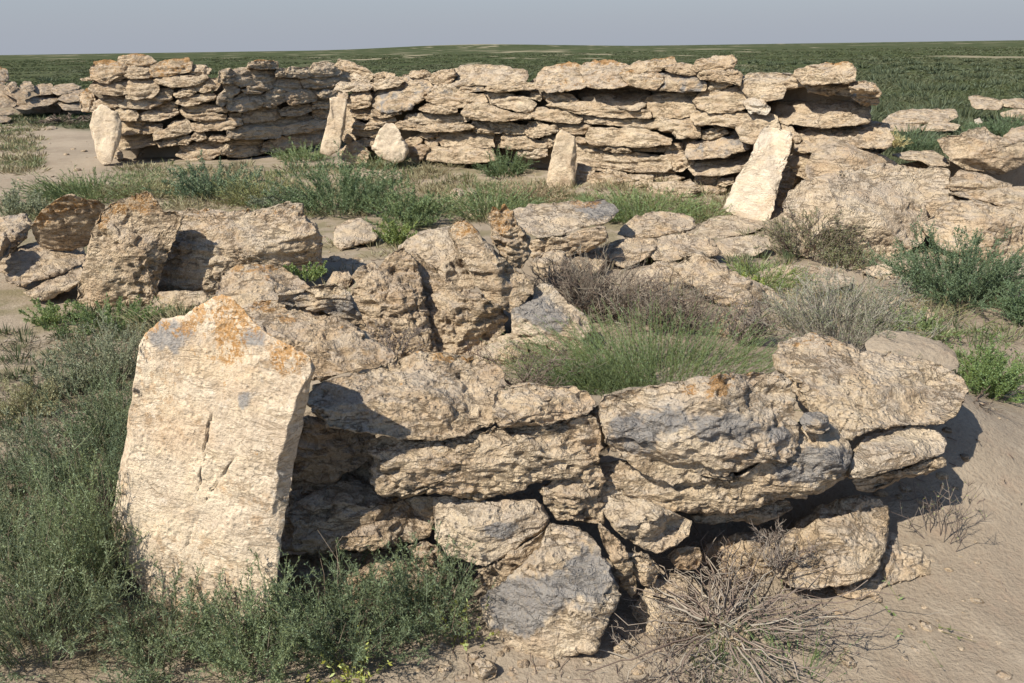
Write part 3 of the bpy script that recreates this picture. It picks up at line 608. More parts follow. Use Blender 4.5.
L("grey rough stone of the top course at the inner corner", "309,71 315,64 326,62 338,66 341,74 323,77 312,76", .05)
L("broken dark stone beneath the top stone of the inner corner", "302,81 306,76 330,74 350,72 353,81 335,84 318,88 307,87")
L("bright edged small stone in the inner corner", "316,93 325,89 338,90 337,98 322,98")
L("thin lit stone under the two faced block", "280,111 285,107 309,104 311,111 298,116 284,115")
L("bright brick shaped stone in the middle of the left section", "243,118 246,111 258,108 275,106 280,112 278,118 268,121 246,123", -.04)
L("long dark stone under the bright brick shaped stone", "241,126 250,122 278,118 298,115 314,114 313,121 296,125 275,127")
L("long stone with one lit nose low in the inner corner", "279,133 281,126 300,122 326,119 327,127 312,131 288,135")
L("dark flat stone right of the two faced block", "312,102 330,99 331,108 313,109", .03)
L("dark flat stone low behind the leaning post", "312,110 330,107 333,118 315,120", .03)
L("honeycombed pale block low in the left section", "229,137 230,131 242,127 260,126 276,127 280,131 279,138 255,139 240,138", -.05, pits=1.4)
L("dark sliver left of the honeycombed block", "208,140 213,135 230,135 229,140 222,142")
L("rubbly bottom stone below the honeycombed block", "228,156 232,146 242,142 252,142 268,147 262,153 242,157")
L("large dark bottom block behind the leaning post", "264,151 266,142 282,137 306,132 323,130 325,141 300,148 280,152")
L("dark bottom filler left of the rubbly bottom stone", "220,148 230,142 238,147 233,155 222,154")
L("shaded bottom block between dark sliver and honeycombed block", "222,142 234,139 262,140 266,146 248,144 232,146", .05)

stone("leaning_post", "tall pale stone post leaning at the inner corner of the far wall", "320,152 322,142 326,128 329,115 331,104 330,99 338,98 347,100 346,112 345,126 342,138 339,150 330,155", 11.0, rf=1, D=.1, front=.10, back=.12, ch=(.08, .18), p=5, rough=.6, strata=0, col=(0, .2, .66), sub=5, facets=0, slope=-.004)
stone("upright_stone", "grey white jagged stone standing before the far wall behind a sprig of grass", "372,148 376,138 380,130 386,124 394,124 399,130 401,136 407,144 408,152 403,160 395,163 382,158", 10.55, rf=1, D=.1, front=.12, back=.12, rough=.9, strata=0, col=(0, .3, .70), sub=5, facets=0, slope=-.004)
stone("upright_slab", "smooth buff slab standing on end at the middle of the far wall", "546,188 549,168 553,150 557,135 561,131 568,134 575,138 576,152 575,170 574,185 565,190 554,190", 9.45, rf=1, D=.1, front=.10, back=.10, ch=(.06, .22), p=6, rough=.5, strata=0, col=(0, 0, .62), sub=5, facets=0, slope=-.004)
N("small square stone balanced above the tall leaning post", "337,98 339,92 348,92 348,99", -.12)
N("rough cap stone where the far wall steps up beside the post", "336,66 340,60 350,62 363,67 371,73 371,79 364,77 351,72 341,70", .15)
N("shaded block under the rough cap stone by the post", "350,74 362,73 371,79 366,82 352,82", .1)
N("small dark cap right of the rough cap stone", "370,76 383,72 393,74 395,78 381,80 372,80", .15)
N("long top beam directly above the leaning post", "335,90 339,83 352,82 366,82 371,86 368,90 345,92", 0)
N("light long beam right of the beam above the post", "365,84 380,80 396,77 404,81 396,87 376,90 370,88", 0)
N("big grey crusted slab projecting near the post", "391,87 396,80 404,76 418,76 430,77 434,85 425,92 420,97 411,101 412,107 398,110 384,108 375,105 374,96 384,90", -.14, rf=.6, D=.5, col=(.2, .85, .45), sub=5)
N("grey brown square block left of the big grey slab", "346,104 350,97 356,92 369,91 371,98 369,106 354,108")
N("narrow stone squeezed against the big grey slab", "368,104 370,90 376,91 376,106 370,108", .03)
N("light block with dark pits below the square block by the post", "352,117 354,109 371,108 372,116 366,120")
N("wide stone in the shadow under the big grey slab", "371,116 373,108 384,109 401,109 399,114 384,118")
N("yellowish stone behind the top of the grey white jagged stone", "369,123 373,116 391,116 396,121 381,126", .03)
N("small ochre nugget right of the leaning post", "352,128 356,121 365,124 377,124 379,128 366,130")
N("thin long ochre stone under the ochre nugget", "352,133 356,129 381,129 384,135 375,137 361,135")
N("small light cube at the foot of the leaning post", "342,137 345,132 352,137 351,142 344,142", -.05)
N("orange tinted wedge right of the grey white jagged stone tip", "394,126 400,121 413,121 422,126 420,130 404,130", 0, col=(0, 0, .25))
N("long shelf like stone under the dark joint of the grey slab", "406,119 410,114 432,113 465,114 467,120 456,123 430,124 417,122", -.03)
N("second shelf like stone beneath the long shelf stone", "419,130 430,124 452,124 468,124 472,128 458,131 430,132", -.02)
N("slim bright stone right of the big grey slab", "419,109 430,104 456,107 456,112 446,114 430,113", -.02)
N("broad thick stone right of the big grey slab, second course", "428,100 429,93 438,92 462,94 483,94 485,102 462,107 441,106", -.05)
N("flat grey topped stone in the first joint under the long cap", "431,90 438,85 453,83 480,85 482,91 455,94 437,93", 0, col=(.1, .7, .5))
N("long weathered cap slab with a broken right end", "452,80 455,72 464,68 478,66 500,68 518,70 525,75 523,81 500,84 472,85 456,85", -.05, rf=.8, sub=5)
N("rugged cap stone left of the long weathered cap slab", "428,76 440,71 453,69 456,76 450,83 438,85 431,81", .05)
N("reddish low cap behind the big grey slab", "409,77 413,72 426,70 432,75 430,79", .2)
N("light plank like stone under the broken end of the long cap", "486,90 490,85 505,84 523,82 536,83 534,89 515,90 497,92", -.03)
N("dipping slab sloping down to the right in the second course", "484,101 485,93 496,91 512,95 526,99 535,104 527,110 516,111 500,106", -.05)
N("broad triangular stone under the dipping slab", "463,113 475,106 487,103 503,112 527,114 528,119 500,120 476,120", -.03)
N("little stone in the joint right of the plank like stone", "529,98 531,92 537,91 542,97 540,101", .05)
N("undulating flat stone in the third course near the centre", "526,115 532,106 546,108 561,111 580,117 578,122 558,122 536,119", -.02)
N("broken small stones lip under the broad triangular stone", "471,126 474,120 481,124 490,128 501,130 500,133 476,132", 0)
N("recessed dark stone in the third course left of centre", "480,122 498,121 499,131 488,130", .1)
N("flaky recessed stone left of the pointed stone near the centre", "497,129 500,122 513,123 527,126 528,133 508,134", .05)
N("pointed drooping stone above the smooth buff slab, left side", "526,127 530,121 543,125 557,127 555,132 541,136 533,138 528,135")
N("large pale rectangular block low in the left centre of the wall", "438,138 440,134 456,131 480,131 492,132 493,147 478,148 461,148 446,145", -.05, sub=5)
N("dark recessed stone right of the large pale rectangular block", "491,134 503,133 504,147 490,148", .1)
N("pale block left of the smooth buff slab", "501,148 503,133 512,133 523,137 543,142 545,147 522,147 508,149", -.03)
N("bottom stone left of the smooth buff slab", "518,156 522,147 546,147 547,156 532,159", -.02)
N("small stone behind the left edge of the smooth buff slab", "539,142 546,136 558,135 558,145 546,148", .05)
N("long low ledge at the foot of the wall left of centre", "428,160 430,148 450,147 491,148 494,160 474,163 449,162", -.1, sub=5)
N("small ochre stone above the orange standing chip", "420,136 424,131 437,131 438,137 427,139")
N("knuckle shaped stone right of the orange standing chip", "425,142 430,137 438,141 437,147 430,147")
N("orange chip standing at the foot of the wall", "411,152 417,144 425,145 430,149 424,156 419,162 413,161", -.12, col=(0, 0, .05))
N("pale stone between the jagged upright and the orange chip", "405,140 419,134 422,141 416,147 409,145", 0)
N("low stone left of the grey white jagged stone", "358,143 364,137 376,138 377,146 362,147", 0)
N("bottom boulder between the leaning post and the jagged stone", "341,152 350,142 360,143 368,152 366,162 354,163 343,158", -.1)
N("lichen topped left cap of the high centre part", "536,86 540,79 546,72 556,65 570,63 583,67 586,77 584,86 566,90 550,90", -.05, rf=.75, col=(.75, .5, .45), sub=5)
N("grey orange cap in the middle of the high centre part", "582,70 588,65 596,61 610,61 622,65 633,72 632,82 612,87 588,86", -.08, rf=.7, col=(.75, .5, .42), sub=5)
N("highest flat cap with an orange tip at the centre", "622,69 640,62 656,59 672,58 674,64 662,70 643,73 628,71", .1, col=(.75, .2, .42))
N("orange spotted block under the highest flat cap", "620,74 634,72 653,72 661,76 662,83 655,90 644,88 632,85", -.02, col=(.7, .3, .42))
N("dark grey crusted block right of the orange spotted block", "657,82 661,74 675,74 692,75 705,84 703,90 681,91 658,90", -.05, col=(0, .9, .42), sub=5)
N("thin cap stone over the dark grey crusted block", "660,67 675,64 693,65 700,74 688,75 672,73", .08, col=(.2, .4, .45))
N("loaf shaped cap on the tower of stones right of centre", "693,67 700,60 715,57 731,56 735,61 733,68 708,70 698,71", -.02, sub=5, col=(.3, .1, .36))
N("second stone of the tower right of centre with dark right side", "699,76 706,70 720,69 732,69 740,75 740,86 730,81 716,80 702,79", -.05, ch=(.12, .3), sub=5, col=(0, .1, .4))
N("slanted plain plate under the tower of stones", "704,89 705,83 718,81 731,80 732,85 716,91", 0, rough=.5)
N("coarse lumpy boulder under the slanted plain plate", "695,101 706,94 720,89 740,87 748,96 746,106 731,112 711,112 702,106", -.05, rough=1.5, pits=1.4, sub=5)
N("square weathered block in the second course right of centre", "648,112 648,101 651,97 670,93 694,93 696,101 692,116 665,118 650,115", -.06, sub=5, pits=1.2)
N("large lit block with a dark right side in the centre", "580,95 586,87 610,84 631,86 646,91 648,100 636,110 620,107 593,100", -.14, rf=.75, ch=(.1, .3), sub=5)
N("wedge under the left lichen cap with a dark joint over it", "548,102 542,93 551,90 569,95 577,100 566,103", 0)
N("long tapering slab under the large lit block", "550,106 566,103 597,102 618,109 645,111 647,118 608,117 581,113 562,109", -.08, sub=5)
N("flat plank under the long tapering slab", "580,121 583,116 615,116 643,120 643,128 628,126 590,123", -.05, sub=5)
N("twin lobed stone above the smooth buff slab, right side", "553,124 568,122 587,122 591,126 582,134 570,133 562,130", -.02)
N("toothed stone with a knobbly upper edge below the plank", "588,140 594,129 613,128 638,129 651,135 669,139 666,144 636,146 596,145", -.05, sub=5, rough=1.3)
N("small chip right of the smooth buff slab top", "575,141 577,137 589,139 593,143 580,144", .02)
N("biggest rectangular block low at the centre of the wall", "575,160 576,145 592,144 606,151 631,154 665,155 667,166 662,171 635,171 590,165", -.12, sub=6, pits=1.3)
N("narrow strip stone on top of the biggest rectangular block", "594,147 606,144 629,146 630,152 614,153", -.02)
N("thin bright lath in the joint above the biggest block", "629,151 633,146 656,148 656,152", -.03)
N("dark recessed stone at the right end of the thin bright lath", "655,145 667,145 668,152 656,152", .05)
N("thin bright lath below the biggest rectangular block", "593,170 596,166 626,173 626,177", -.06)
N("small bottom block right of the smooth buff slab", "576,183 578,164 595,169 593,176 586,184", -.03)
N("broad bottom stone partly covered by grass at the centre", "585,184 592,173 616,175 622,182 610,187 596,188", -.08)
N("flat bottom stone under the biggest block", "618,178 633,175 652,176 650,184 636,187 626,190 620,186", -.04)
N("thin step stone right under the corner of the biggest block", "631,177 644,171 662,170 676,169 674,175 654,178", -.02)
N("small step stone below the thin step stone", "650,184 652,179 674,175 684,178 671,184", -.05)
N("lowest stone before the layered outcrop, partly grassed", "649,191 652,184 676,183 690,180 699,190 688,197 662,194", -.1)
N("wide undercut block right of the toothed stone", "643,126 644,120 668,119 693,119 698,128 698,137 676,138 673,131", -.06, sub=5)
N("pale tooth shaped stone under the wide undercut block", "664,149 668,143 682,143 683,151 668,152", -.02)
N("recessed dark filler right of the pale tooth stone", "682,140 697,139 691,151 683,151", .08)
N("crumbled square block under the pale tooth stone", "665,163 666,152 687,153 694,162 682,170 675,171", -.05, rough=1.4)
N("grey topped block tilting at the right centre", "686,154 694,142 710,139 724,133 738,131 744,142 748,149 728,155 709,157 694,157", -.25, rf=.55, D=.5, col=(0, .8, .5), sub=5)
N("rounded ledge under the grey topped tilting block", "691,168 698,162 725,158 750,149 748,162 738,171 720,175 698,173", -.28, rf=.75, sub=5)
N("dark slab face beneath the rounded ledge", "696,183 696,173 720,175 719,187", -.05)
N("bright cube beneath the rounded ledge", "717,187 719,179 733,178 734,184 723,186", -.15)
N("lowest ledge near the white leaning slab", "692,190 698,185 711,187 726,190 713,195 697,196", -.2)
N("wide flat stone left of the pale boulder, third course", "691,116 698,111 720,111 746,112 743,128 728,126 712,123 696,125", -.1, sub=5)
N("dark joint stone right beside the tall leaning post", "344,142 346,126 347,108 355,106 360,118 359,136 352,142", .12)
N("thin dark sliver under the wide flat third course stone", "713,126 716,124 729,131 726,133", 0)
N("curved stone with a dark joint above it left of the pale boulder", "699,137 701,130 720,128 729,133 708,140", 0)
N("pale boulder right above the white leaning slab", "737,128 744,115 760,110 776,117 778,130 764,136 754,143 743,141", -.25, sub=5, col=(0, 0, .6), rough=.8)
N("small bluish white stone near the top right of the wall", "744,103 750,99 764,101 770,109 765,113 750,113", -.15, col=(0, .3, 1.0), strata=1.2)
N("smooth grey rounded stone on top near the right end", "742,88 747,80 760,78 776,80 785,88 779,97 764,101 752,97", -.1, col=(0, .7, .48), rough=.5, sub=5)
N("flat dusty slab behind the smooth grey rounded stone", "738,77 762,73 798,74 804,86 782,88 760,84 744,84", .15)
N("pitted high cap with an orange corner at the right end", "796,76 799,71 815,67 832,65 848,63 854,69 853,80 846,83 834,82 818,84 806,84", -.04, col=(.65, .2, .38), pits=1.5, sub=5)
N("dark recessed block under the pitted high cap", "806,86 820,84 850,82 853,96 830,94 812,92", .12)
N("flat slab end pointing right beyond the pitted high cap", "850,83 862,82 874,84 880,93 878,97 860,95 852,91", 0, front=.15)
N("thin layered plate pointing right below the flat slab end", "852,97 865,96 879,98 877,104 863,105", 0, front=.12)
N("longest rugged block near the right end of the wall", "771,113 779,99 786,93 794,88 808,89 822,93 840,95 853,97 864,105 866,120 847,122 820,125 790,122 775,117", -.16, ch=(.12, .28), rf=.8, sub=6, rough=1.2)
N("rough layered block below the longest rugged block", "796,150 803,133 815,128 829,125 859,122 884,125 890,140 884,146 868,146 850,144 828,147 815,152", -.3, rf=.8, sub=6, rough=1.4, strata=1.2)
N("small blocks pillar left below the longest rugged block", "779,126 787,122 792,130 800,137 799,142 790,141 781,135", -.1)
N("bottom stone in the dark gap left of the orange tinted boulder", "789,158 797,153 812,156 815,172 806,179 794,173", -.35)
N("dark stone in the shadow of the white leaning slab", "778,176 788,167 797,177 791,188 780,190", -.25)
N("lowest dark stone right of the white leaning slab", "776,198 780,188 791,189 790,204 780,208", -.35)

GQ = "stones of the ruined wall at the far left"
def Q(label, poly, Y, **kw):
    kw.setdefault("col", (0, .1, .22))
    return stone("wall_stone", label, poly, Y * 1.55, group=GQ, front=.15, back=.5, p=7, grow=1.08, boxy=.4, slope=.02, **kw)
Q("orange tipped top stone at the left picture edge", "-8,70 0,67 6,71 9,79 3,84 -8,85", 14.2, col=(.8, 0, .4))
Q("squarish shaded stone under the orange tipped top stone", "4,90 9,82 15,82 20,90 13,94", 14.1)
Q("pale rounded stone cut by the left edge, lower course", "-8,96 5,94 16,100 14,106 -8,108", 13.9)
Q("leftmost tall stone of the far left row top", "19,86 25,82 31,82 35,89 31,92 22,89", 14.4)
Q("small lit stone below the leftmost row top", "20,93 27,89 32,95 25,98", 14.2)
Q("dark long top stone of the far left row", "33,87 42,84 52,84 53,94 40,95 34,91", 14.6)
Q("dark big block under the long top stone of the left row", "26,100 37,96 55,94 58,101 46,106 30,104", 14.3)
Q("lit flat stone in the middle top of the far left row", "51,91 56,85 72,84 81,87 72,93 58,95", 14.8)
Q("pale stone close to the corner of the main wall", "58,99 68,91 84,89 85,100 68,102", 14.6)
Q("low dark shelf of the far left row", "14,108 32,103 41,106 26,110", 14.0)
Q("lowest flat slab cut by the left picture edge", "-8,112 6,110 15,111 12,115 -8,117", 13.6)
Q("light stone lying before the far left row", "43,121 49,117 61,118 60,123 48,125", 13.3)
Q("broken stone just below the light lying stone", "45,127 55,126 57,131 48,132", 12.9)
Q("little stone at the left edge in the grass", "-6,118 4,116 11,118 9,122 -6,123", 13.0)
Q("dark slab low beside the corner of the main wall", "58,103 82,101 83,110 64,110", 14.4)
Q("dark filler between the leftmost stones", "-8,86 4,85 16,94 28,97 30,106 14,108 2,96", 14.55)
Q("dark backing stone under the middle of the far left row", "38,95 52,93 62,101 60,112 40,112 30,105", 14.7)

# earth and rubble that fill the cores of the walls
def core(poly, Y, slope=0, **kw):
    return stone("earth_fill", "fill", poly, Y, rf=1, D=.15, front=.03, back=.35, slope=slope, rough=.8, strata=0, pits=0, p=8, kind="structure", mat=EARTH, sub=6, **kw)
core("100,150 96,95 98,72 130,70 188,70 208,80 212,130 225,155 200,162 140,160", 13.2)
core("205,155 213,95 228,80 275,76 300,78 345,78 345,150 270,158", 13.85, .0125)
core("358,160 356,112 362,90 400,84 430,80 455,76 500,76 530,86 535,160 440,164", YN(440) + .42, -.0076)
core("520,182 520,92 545,76 600,70 660,70 700,68 730,66 735,140 730,190 660,192 580,188", YN(627) + .36, -.0076)
core("700,192 700,84 728,78 780,80 845,80 852,110 880,128 882,150 830,190 740,205", YN(780) + .30, -.0076)
core("-10,118 -10,84 20,88 60,90 84,96 84,116 30,118", 23.4)
core("905,170 925,160 960,160 1036,146 1036,235 960,240 915,235", 7.5)

# loose rubble pieces that nothing tells apart
rr_ = np.random.default_rng(77)
for x0, y0, x1, y1, k in ((600, 262, 760, 330, 9), (560, 236, 720, 262, 5), (770, 246, 870, 312, 9), (330, 246, 420, 292, 6), (880, 262, 1010, 322, 6), (690, 222, 780, 262, 6), (440, 200, 520, 218, 4)):
    for _ in range(k):
        cx, cy = rr_.uniform(x0, x1), rr_.uniform(y0, y1); a, b = rr_.uniform(4, 11), rr_.uniform(2.5, 5)
        an = np.sort(rr_.uniform(0, 6.28, 7)); pl = " ".join("%.1f,%.1f" % (cx + a * math.cos(q) * rr_.uniform(.8, 1.1), cy + b * math.sin(q) * rr_.uniform(.8, 1.1)) for q in np.linspace(0, 5.5, 8))
        stone("rubble_stone", "small broken piece of rubble lying loose on the dusty ground inside the ruin", pl, "G", rf=.5, col=(0, 0, float(rr_.uniform(.35, .65))), group="loose rubble pieces on the dusty ground", sub=4, grow=1.1)

core("300,420 330,404 480,400 592,416 606,470 596,560 440,575 300,560", 2.42)
core("596,430 700,430 800,440 836,460 820,540 700,570 600,540", 2.48)
# ================================================================== ground
def build_ground():
    rs = np.concatenate([[.02], np.geomspace(.3, 9000, 640)])
    an = np.radians(np.linspace(-112, 112, 660))
    rr, aa = np.meshgrid(rs, an, indexing="ij")
    x = (rr * np.sin(aa)).ravel(); y = (rr * np.cos(aa)).ravel()
    z = ground_h(x, y) 
    n, m = rr.shape
    i = np.arange(n * m).reshape(n, m)
    f = np.stack([i[:-1, :-1], i[:-1, 1:], i[1:, 1:], i[1:, :-1]], -1).reshape(-1, 4)[:, ::-1]
    me = mesh_np("ground", np.stack([x, y, z], 1), f); me.materials.append(EARTH)
    ca = me.color_attributes.new("cover", "FLOAT_COLOR", "POINT")
    ca.data.foreach_set("color", np.stack([green_at(x, y), litter_at(x, y), bare_at(x, y), np.ones_like(x)], 1).astype(np.float32).ravel())
    o = bpy.data.objects.new("ground", me); COL.objects.link(o); o["kind"] = "structure"
build_ground()

# ================================================================== plants
def ribbons(paths, wid, facing):
    """paths (n,k,3), wid (n,k): flat strips, returns verts, quads"""
    n, k, _ = paths.shape
    v = np.concatenate([(paths - facing[:, None] * wid[..., None])[:, :, None], (paths + facing[:, None] * wid[..., None])[:, :, None]], 2).reshape(-1, 3)
    i = np.arange(n * k * 2).reshape(n, k, 2)
    f = np.stack([i[:, :-1, 0], i[:, :-1, 1], i[:, 1:, 1], i[:, 1:, 0]], -1).reshape(-1, 4)
    return v, f
def tubes(paths, rad, sides=3):
    n, k, _ = paths.shape
    t = np.gradient(paths, axis=1); t /= np.linalg.norm(t, axis=2)[..., None] + 1e-9
    ref = np.tile(np.array([.31, .22, .92]), (n, k, 1))
    u = np.cross(t, ref); u /= np.linalg.norm(u, axis=2)[..., None] + 1e-9
    w = np.cross(t, u)
    a = np.arange(sides) * 2 * math.pi / sides
    v = paths[:, :, None] + rad[..., None, None] * (np.cos(a)[:, None] * u[:, :, None] + np.sin(a)[:, None] * w[:, :, None])
    i = np.arange(n * k * sides).reshape(n, k, sides); j = np.roll(i, -1, 2)
    f = np.stack([i[:, :-1], j[:, :-1], j[:, 1:], i[:, 1:]], -1).reshape(-1, 4)
    return v.reshape(-1, 3), f
def unit(v): return v / (np.linalg.norm(v, axis=-1)[..., None] + 1e-9)

def stems_paths(rg, n, w, h, k=6, spread=.5, base=.22, droop=.25, wig=.04, lean=(0, 0)):
    a = rg.uniform(0, 2 * math.pi, n); rad = np.sqrt(rg.uniform(0, 1, n))
    b = np.stack([np.cos(a) * rad * w * base, np.sin(a) * rad * w * base, np.full(n, -.02)], 1)
    out = rad * spread * rg.uniform(.6, 1.3, n)
    tip = np.stack([b[:, 0] + np.cos(a) * out * w, b[:, 1] + np.sin(a) * out * w, h * rg.uniform(.6, 1.05, n) * (1 - .45 * np.clip(out / .5, 0, 1) ** 2)], 1)
    tip[:, :2] += np.array(lean) * tip[:, 2:3]
    t = np.linspace(0, 1, k)[None, :, None]
    mid = (b + tip) / 2; mid[:, 2] += droop * h * .5 * rg.uniform(.3, 1, n)
    mid[:, :2] -= (tip - b)[:, :2] * .12
    P = b[:, None] * (1 - t) ** 2 + 2 * mid[:, None] * t * (1 - t) + tip[:, None] * t ** 2
    P = P + rg.normal(size=P.shape) * wig * h * t * .5
    return P

def obj_from(name, parts, mat, parent, col):
    v = np.concatenate([p[0] for p in parts]); o = 0; fs = []
    for p in parts: fs.append(p[1] + o); o += len(p[0])
    me = mesh_np(name, v, np.concatenate(fs)); me.materials.append(mat)
    ob = bpy.data.objects.new(name, me); COL.objects.link(ob); ob.parent = parent; ob.color = (*(c * (1.0 if mat is TWIG else 1.9) for c in col), 1)
    return ob

def leaflets(rg, P, per, ln, wd, t0=.15, up=.5, side=1.0):
    """short narrow leaves along the stems"""
    n, k, _ = P.shape
    t = rg.uniform(t0, 1, (n, per)) * (k - 1); i = np.clip(t.astype(int), 0, k - 2); fr_ = (t - i)[..., None]
    ii = np.arange(n)[:, None]
    a, b = P[ii, i], P[ii, i + 1]
    p = (a * (1 - fr_) + b * fr_).reshape(-1, 3); d = unit((b - a).reshape(-1, 3))
    dr = unit(d * up + unit(rg.normal(size=p.shape)) * side)
    l = (ln * rg.uniform(.5, 1.2, len(p)) * (1.15 - .5 * (t / (k - 1)).ravel()))[:, None]
    q = p + dr * l; s = unit(np.cross(dr, rg.normal(size=p.shape))) * wd * rg.uniform(.7, 1.3, len(p))[:, None]
    m = p + dr * l * .5
    v = np.stack([p, m + s, q, m - s], 1).reshape(-1, 3)
    f = np.arange(len(p) * 4).reshape(-1, 4)
    return v, f

def sub_branches(rg, P, per, ln, k=4, t0=.2):
    n, kk, _ = P.shape
    t = rg.uniform(t0, .98, (n, per)) * (kk - 1); i = np.clip(t.astype(int), 0, kk - 2); fr_ = (t - i)[..., None]
    ii = np.arange(n)[:, None]; a, b = P[ii, i], P[ii, i + 1]
    p = (a * (1 - fr_) + b * fr_).reshape(-1, 3); d = unit((b - a).reshape(-1, 3))
    dr = unit(d * .9 + unit(rg.normal(size=p.shape)) * .8); l = ln * rg.uniform(.4, 1.2, len(p)) * (1.2 - .7 * (t / (kk - 1)).ravel())
    s = np.linspace(0, 1, k)[None, :, None]
    Q_ = p[:, None] + dr[:, None] * s * l[:, None, None]
    Q_[:, :, 2] += (s[..., 0] ** 2) * l[:, None] * .25
    return Q_

def plant_root(name, label, cat, loc, group):
    o = bpy.data.objects.new(name, None); COL.objects.link(o); o.location = loc; o.empty_display_size = .1
    return tag(o, label, cat, group)

def place(px, py, wpx, hpx, Y=None):
    if Y is None: g = ground_at(px, py)
    else:
        g = at(np.array(float(px)), np.array(float(py)), np.array(Y))
    d = np.linalg.norm(g - CAM); cosang = np.dot((g - CAM) / d, fwd)
    mpp = d * cosang / F
    e = math.asin((CAM - g)[2] / d)
    return g, wpx * mpp, hpx * mpp / max(math.cos(e), .5), mpp

GP = "green bushes growing among the stones"
def bush(label, px, py, wpx, hpx, kind="wormwood", n=60, Y=None, col=(.10, .125, .060), scol=(.20, .17, .11), name=None, group=None, lean=(0, 0), spread=.45, dens=1.0, seed=None):
    g, w, h, mpp = place(px, py, wpx, hpx, Y)
    rg = np.random.default_rng(seed or int(px * 13 + py * 7))
    mw = max(.0011, .30 * mpp)           # never thinner than about a third of a pixel
    root = plant_root(name or {"wormwood": "wormwood_bush", "shrub": "grey_shrub", "grass": "grass_tuft", "tuft": "grass_tuft", "weed": "low_weed", "dry": "dead_shrub"}[kind], label,
                      {"wormwood": "bush", "shrub": "shrub", "grass": "grass tuft", "tuft": "grass tuft", "weed": "weed", "dry": "dead shrub"}[kind], g, group or (GP if kind != "dry" else "dead and leafless shrubs"))
    if kind == "wormwood":
        P = stems_paths(rg, n, w, h, spread=spread, lean=lean)
        P[:, :, 2] *= rg.uniform(.45, 1.05, n)[:, None]
        B = sub_branches(rg, P, 13, h * .20)
        leaves = [leaflets(rg, P, int(30 * dens), max(.015, 3.2 * mpp), mw * 1.5, .08, .8, .8), leaflets(rg, B, int(12 * dens), max(.012, 2.6 * mpp), mw * 1.4, .05, .7, .8)]
        st = [tubes(P, np.linspace(1.4, .5, P.shape[1])[None] * mw * np.ones((n, 1))), tubes(B, np.linspace(.8, .35, 4)[None] * mw * np.ones((len(B), 1)))]
        if py > 330:
            Pd = stems_paths(rg, max(6, n // 5), w, h * .9, spread=spread * 1.2, wig=.12)
            obj_from("dead_stem", [tubes(Pd, np.linspace(1.3, .6, 6)[None] * mw * np.ones((len(Pd), 1)))], TWIG, root, (.27, .22, .16))
        obj_from("stem", st, LEAF, root, (col[0] * 1.35, col[1] * 1.25, col[2] * 1.4)); obj_from("foliage", leaves, LEAF, root, col)
    elif kind == "shrub":
        P = stems_paths(rg, n, w, h, spread=spread, wig=.10, lean=lean)
        B = sub_branches(rg, P, 8, h * .28)
        obj_from("stem", [tubes(P, np.linspace(1.6, .7, P.shape[1])[None] * mw * np.ones((n, 1))), tubes(B, np.linspace(1, .5, 4)[None] * mw * np.ones((len(B), 1)))], TWIG, root, scol)
        obj_from("foliage", [leaflets(rg, P, int(8 * dens), max(.014, 2.5 * mpp), mw, .45, .8), leaflets(rg, B, int(7 * dens), max(.012, 2.2 * mpp), mw * .9, .2, .8)], LEAF, root, col)
    elif kind == "grass":
        P = stems_paths(rg, n, w, h, spread=spread, base=.40, droop=.15, lean=lean, wig=.03)
        fac = unit(np.cross(np.array([[0, 1, .3]]), unit(rg.normal(size=(n, 3)) + [[0, 0, 2.0]])))
        fac = unit(fac + rg.normal(size=(n, 3)) * .35)
        wd = np.array([1, 1, .9, .75, .5, .12])[None] * mw * rg.uniform(.8, 1.7, (n, 1))
        obj_from("blade_clump", [ribbons(P, wd, fac)], LEAF, root, col)
        obj_from("leaf_sprays", [leaflets(rg, P, int(7 * dens), max(.02, 4 * mpp), mw * .8, .1, 1.2, .6)], LEAF, root, (col[0] * .9, col[1] * .95, col[2] * .9))
    elif kind == "tuft":
        P = stems_paths(rg, n, w, h, spread=spread, base=.42, droop=.1, lean=lean, wig=.08)
        P[:, :, 2] *= rg.uniform(.4, 1.05, n)[:, None]
        obj_from("stem", [tubes(P, np.linspace(1.2, .5, 6)[None] * mw * np.ones((n, 1)))], LEAF, root, (col[0] * 1.2, col[1] * 1.1, col[2] * 1.2))
        obj_from("foliage", [leaflets(rg, P, int(24 * dens), max(.02, 4.5 * mpp), mw * 1.0, .05, .9, .7)], LEAF, root, col)
    elif kind == "weed":
        P = stems_paths(rg, n, w, h, spread=.6, droop=.1, lean=lean)
        obj_from("stem", [tubes(P, np.linspace(1.2, .6, 6)[None] * mw * np.ones((n, 1)))], LEAF, root, (.16, .16, .07))
        obj_from("foliage", [leaflets(rg, P, int(18 * dens), max(.022, 4 * mpp), mw * 3.2, .1, .6)], LEAF, root, col)
    elif kind == "dry":
        flat_ = .55 if hpx < 24 else 1.0; hh = max(h, .36 * w); P = stems_paths(rg, n, w, h, k=9, base=.22 if hpx < 30 else .10, spread=spread * 1.1, wig=.22 * hh / h, droop=.5, lean=lean)
        P[:, :, 2] *= flat_
        B = sub_branches(rg, P, 7, hh * .42, k=6); B[:, :, 2] = P.min() + (B[:, :, 2] - P.min()) * (.8 if flat_ < 1 else 1); B[:, 1:] += np.cumsum(rg.normal(size=B[:, 1:].shape), 1) * hh * .024; B[:, :, 2] = np.maximum(B[:, :, 2], -.01)
        B2 = sub_branches(rg, B, 3, h * .2)
        obj_from("branches", [tubes(P, np.linspace(2.6, .9, 9)[None] * mw * rg.uniform(.7, 1.5, (n, 1))), tubes(B, np.linspace(1.2, .55, 6)[None] * mw * np.ones((len(B), 1))), tubes(B2, np.linspace(.8, .4, 4)[None] * mw * np.ones((len(B2), 1)))], TWIG, root, scol)
    return root

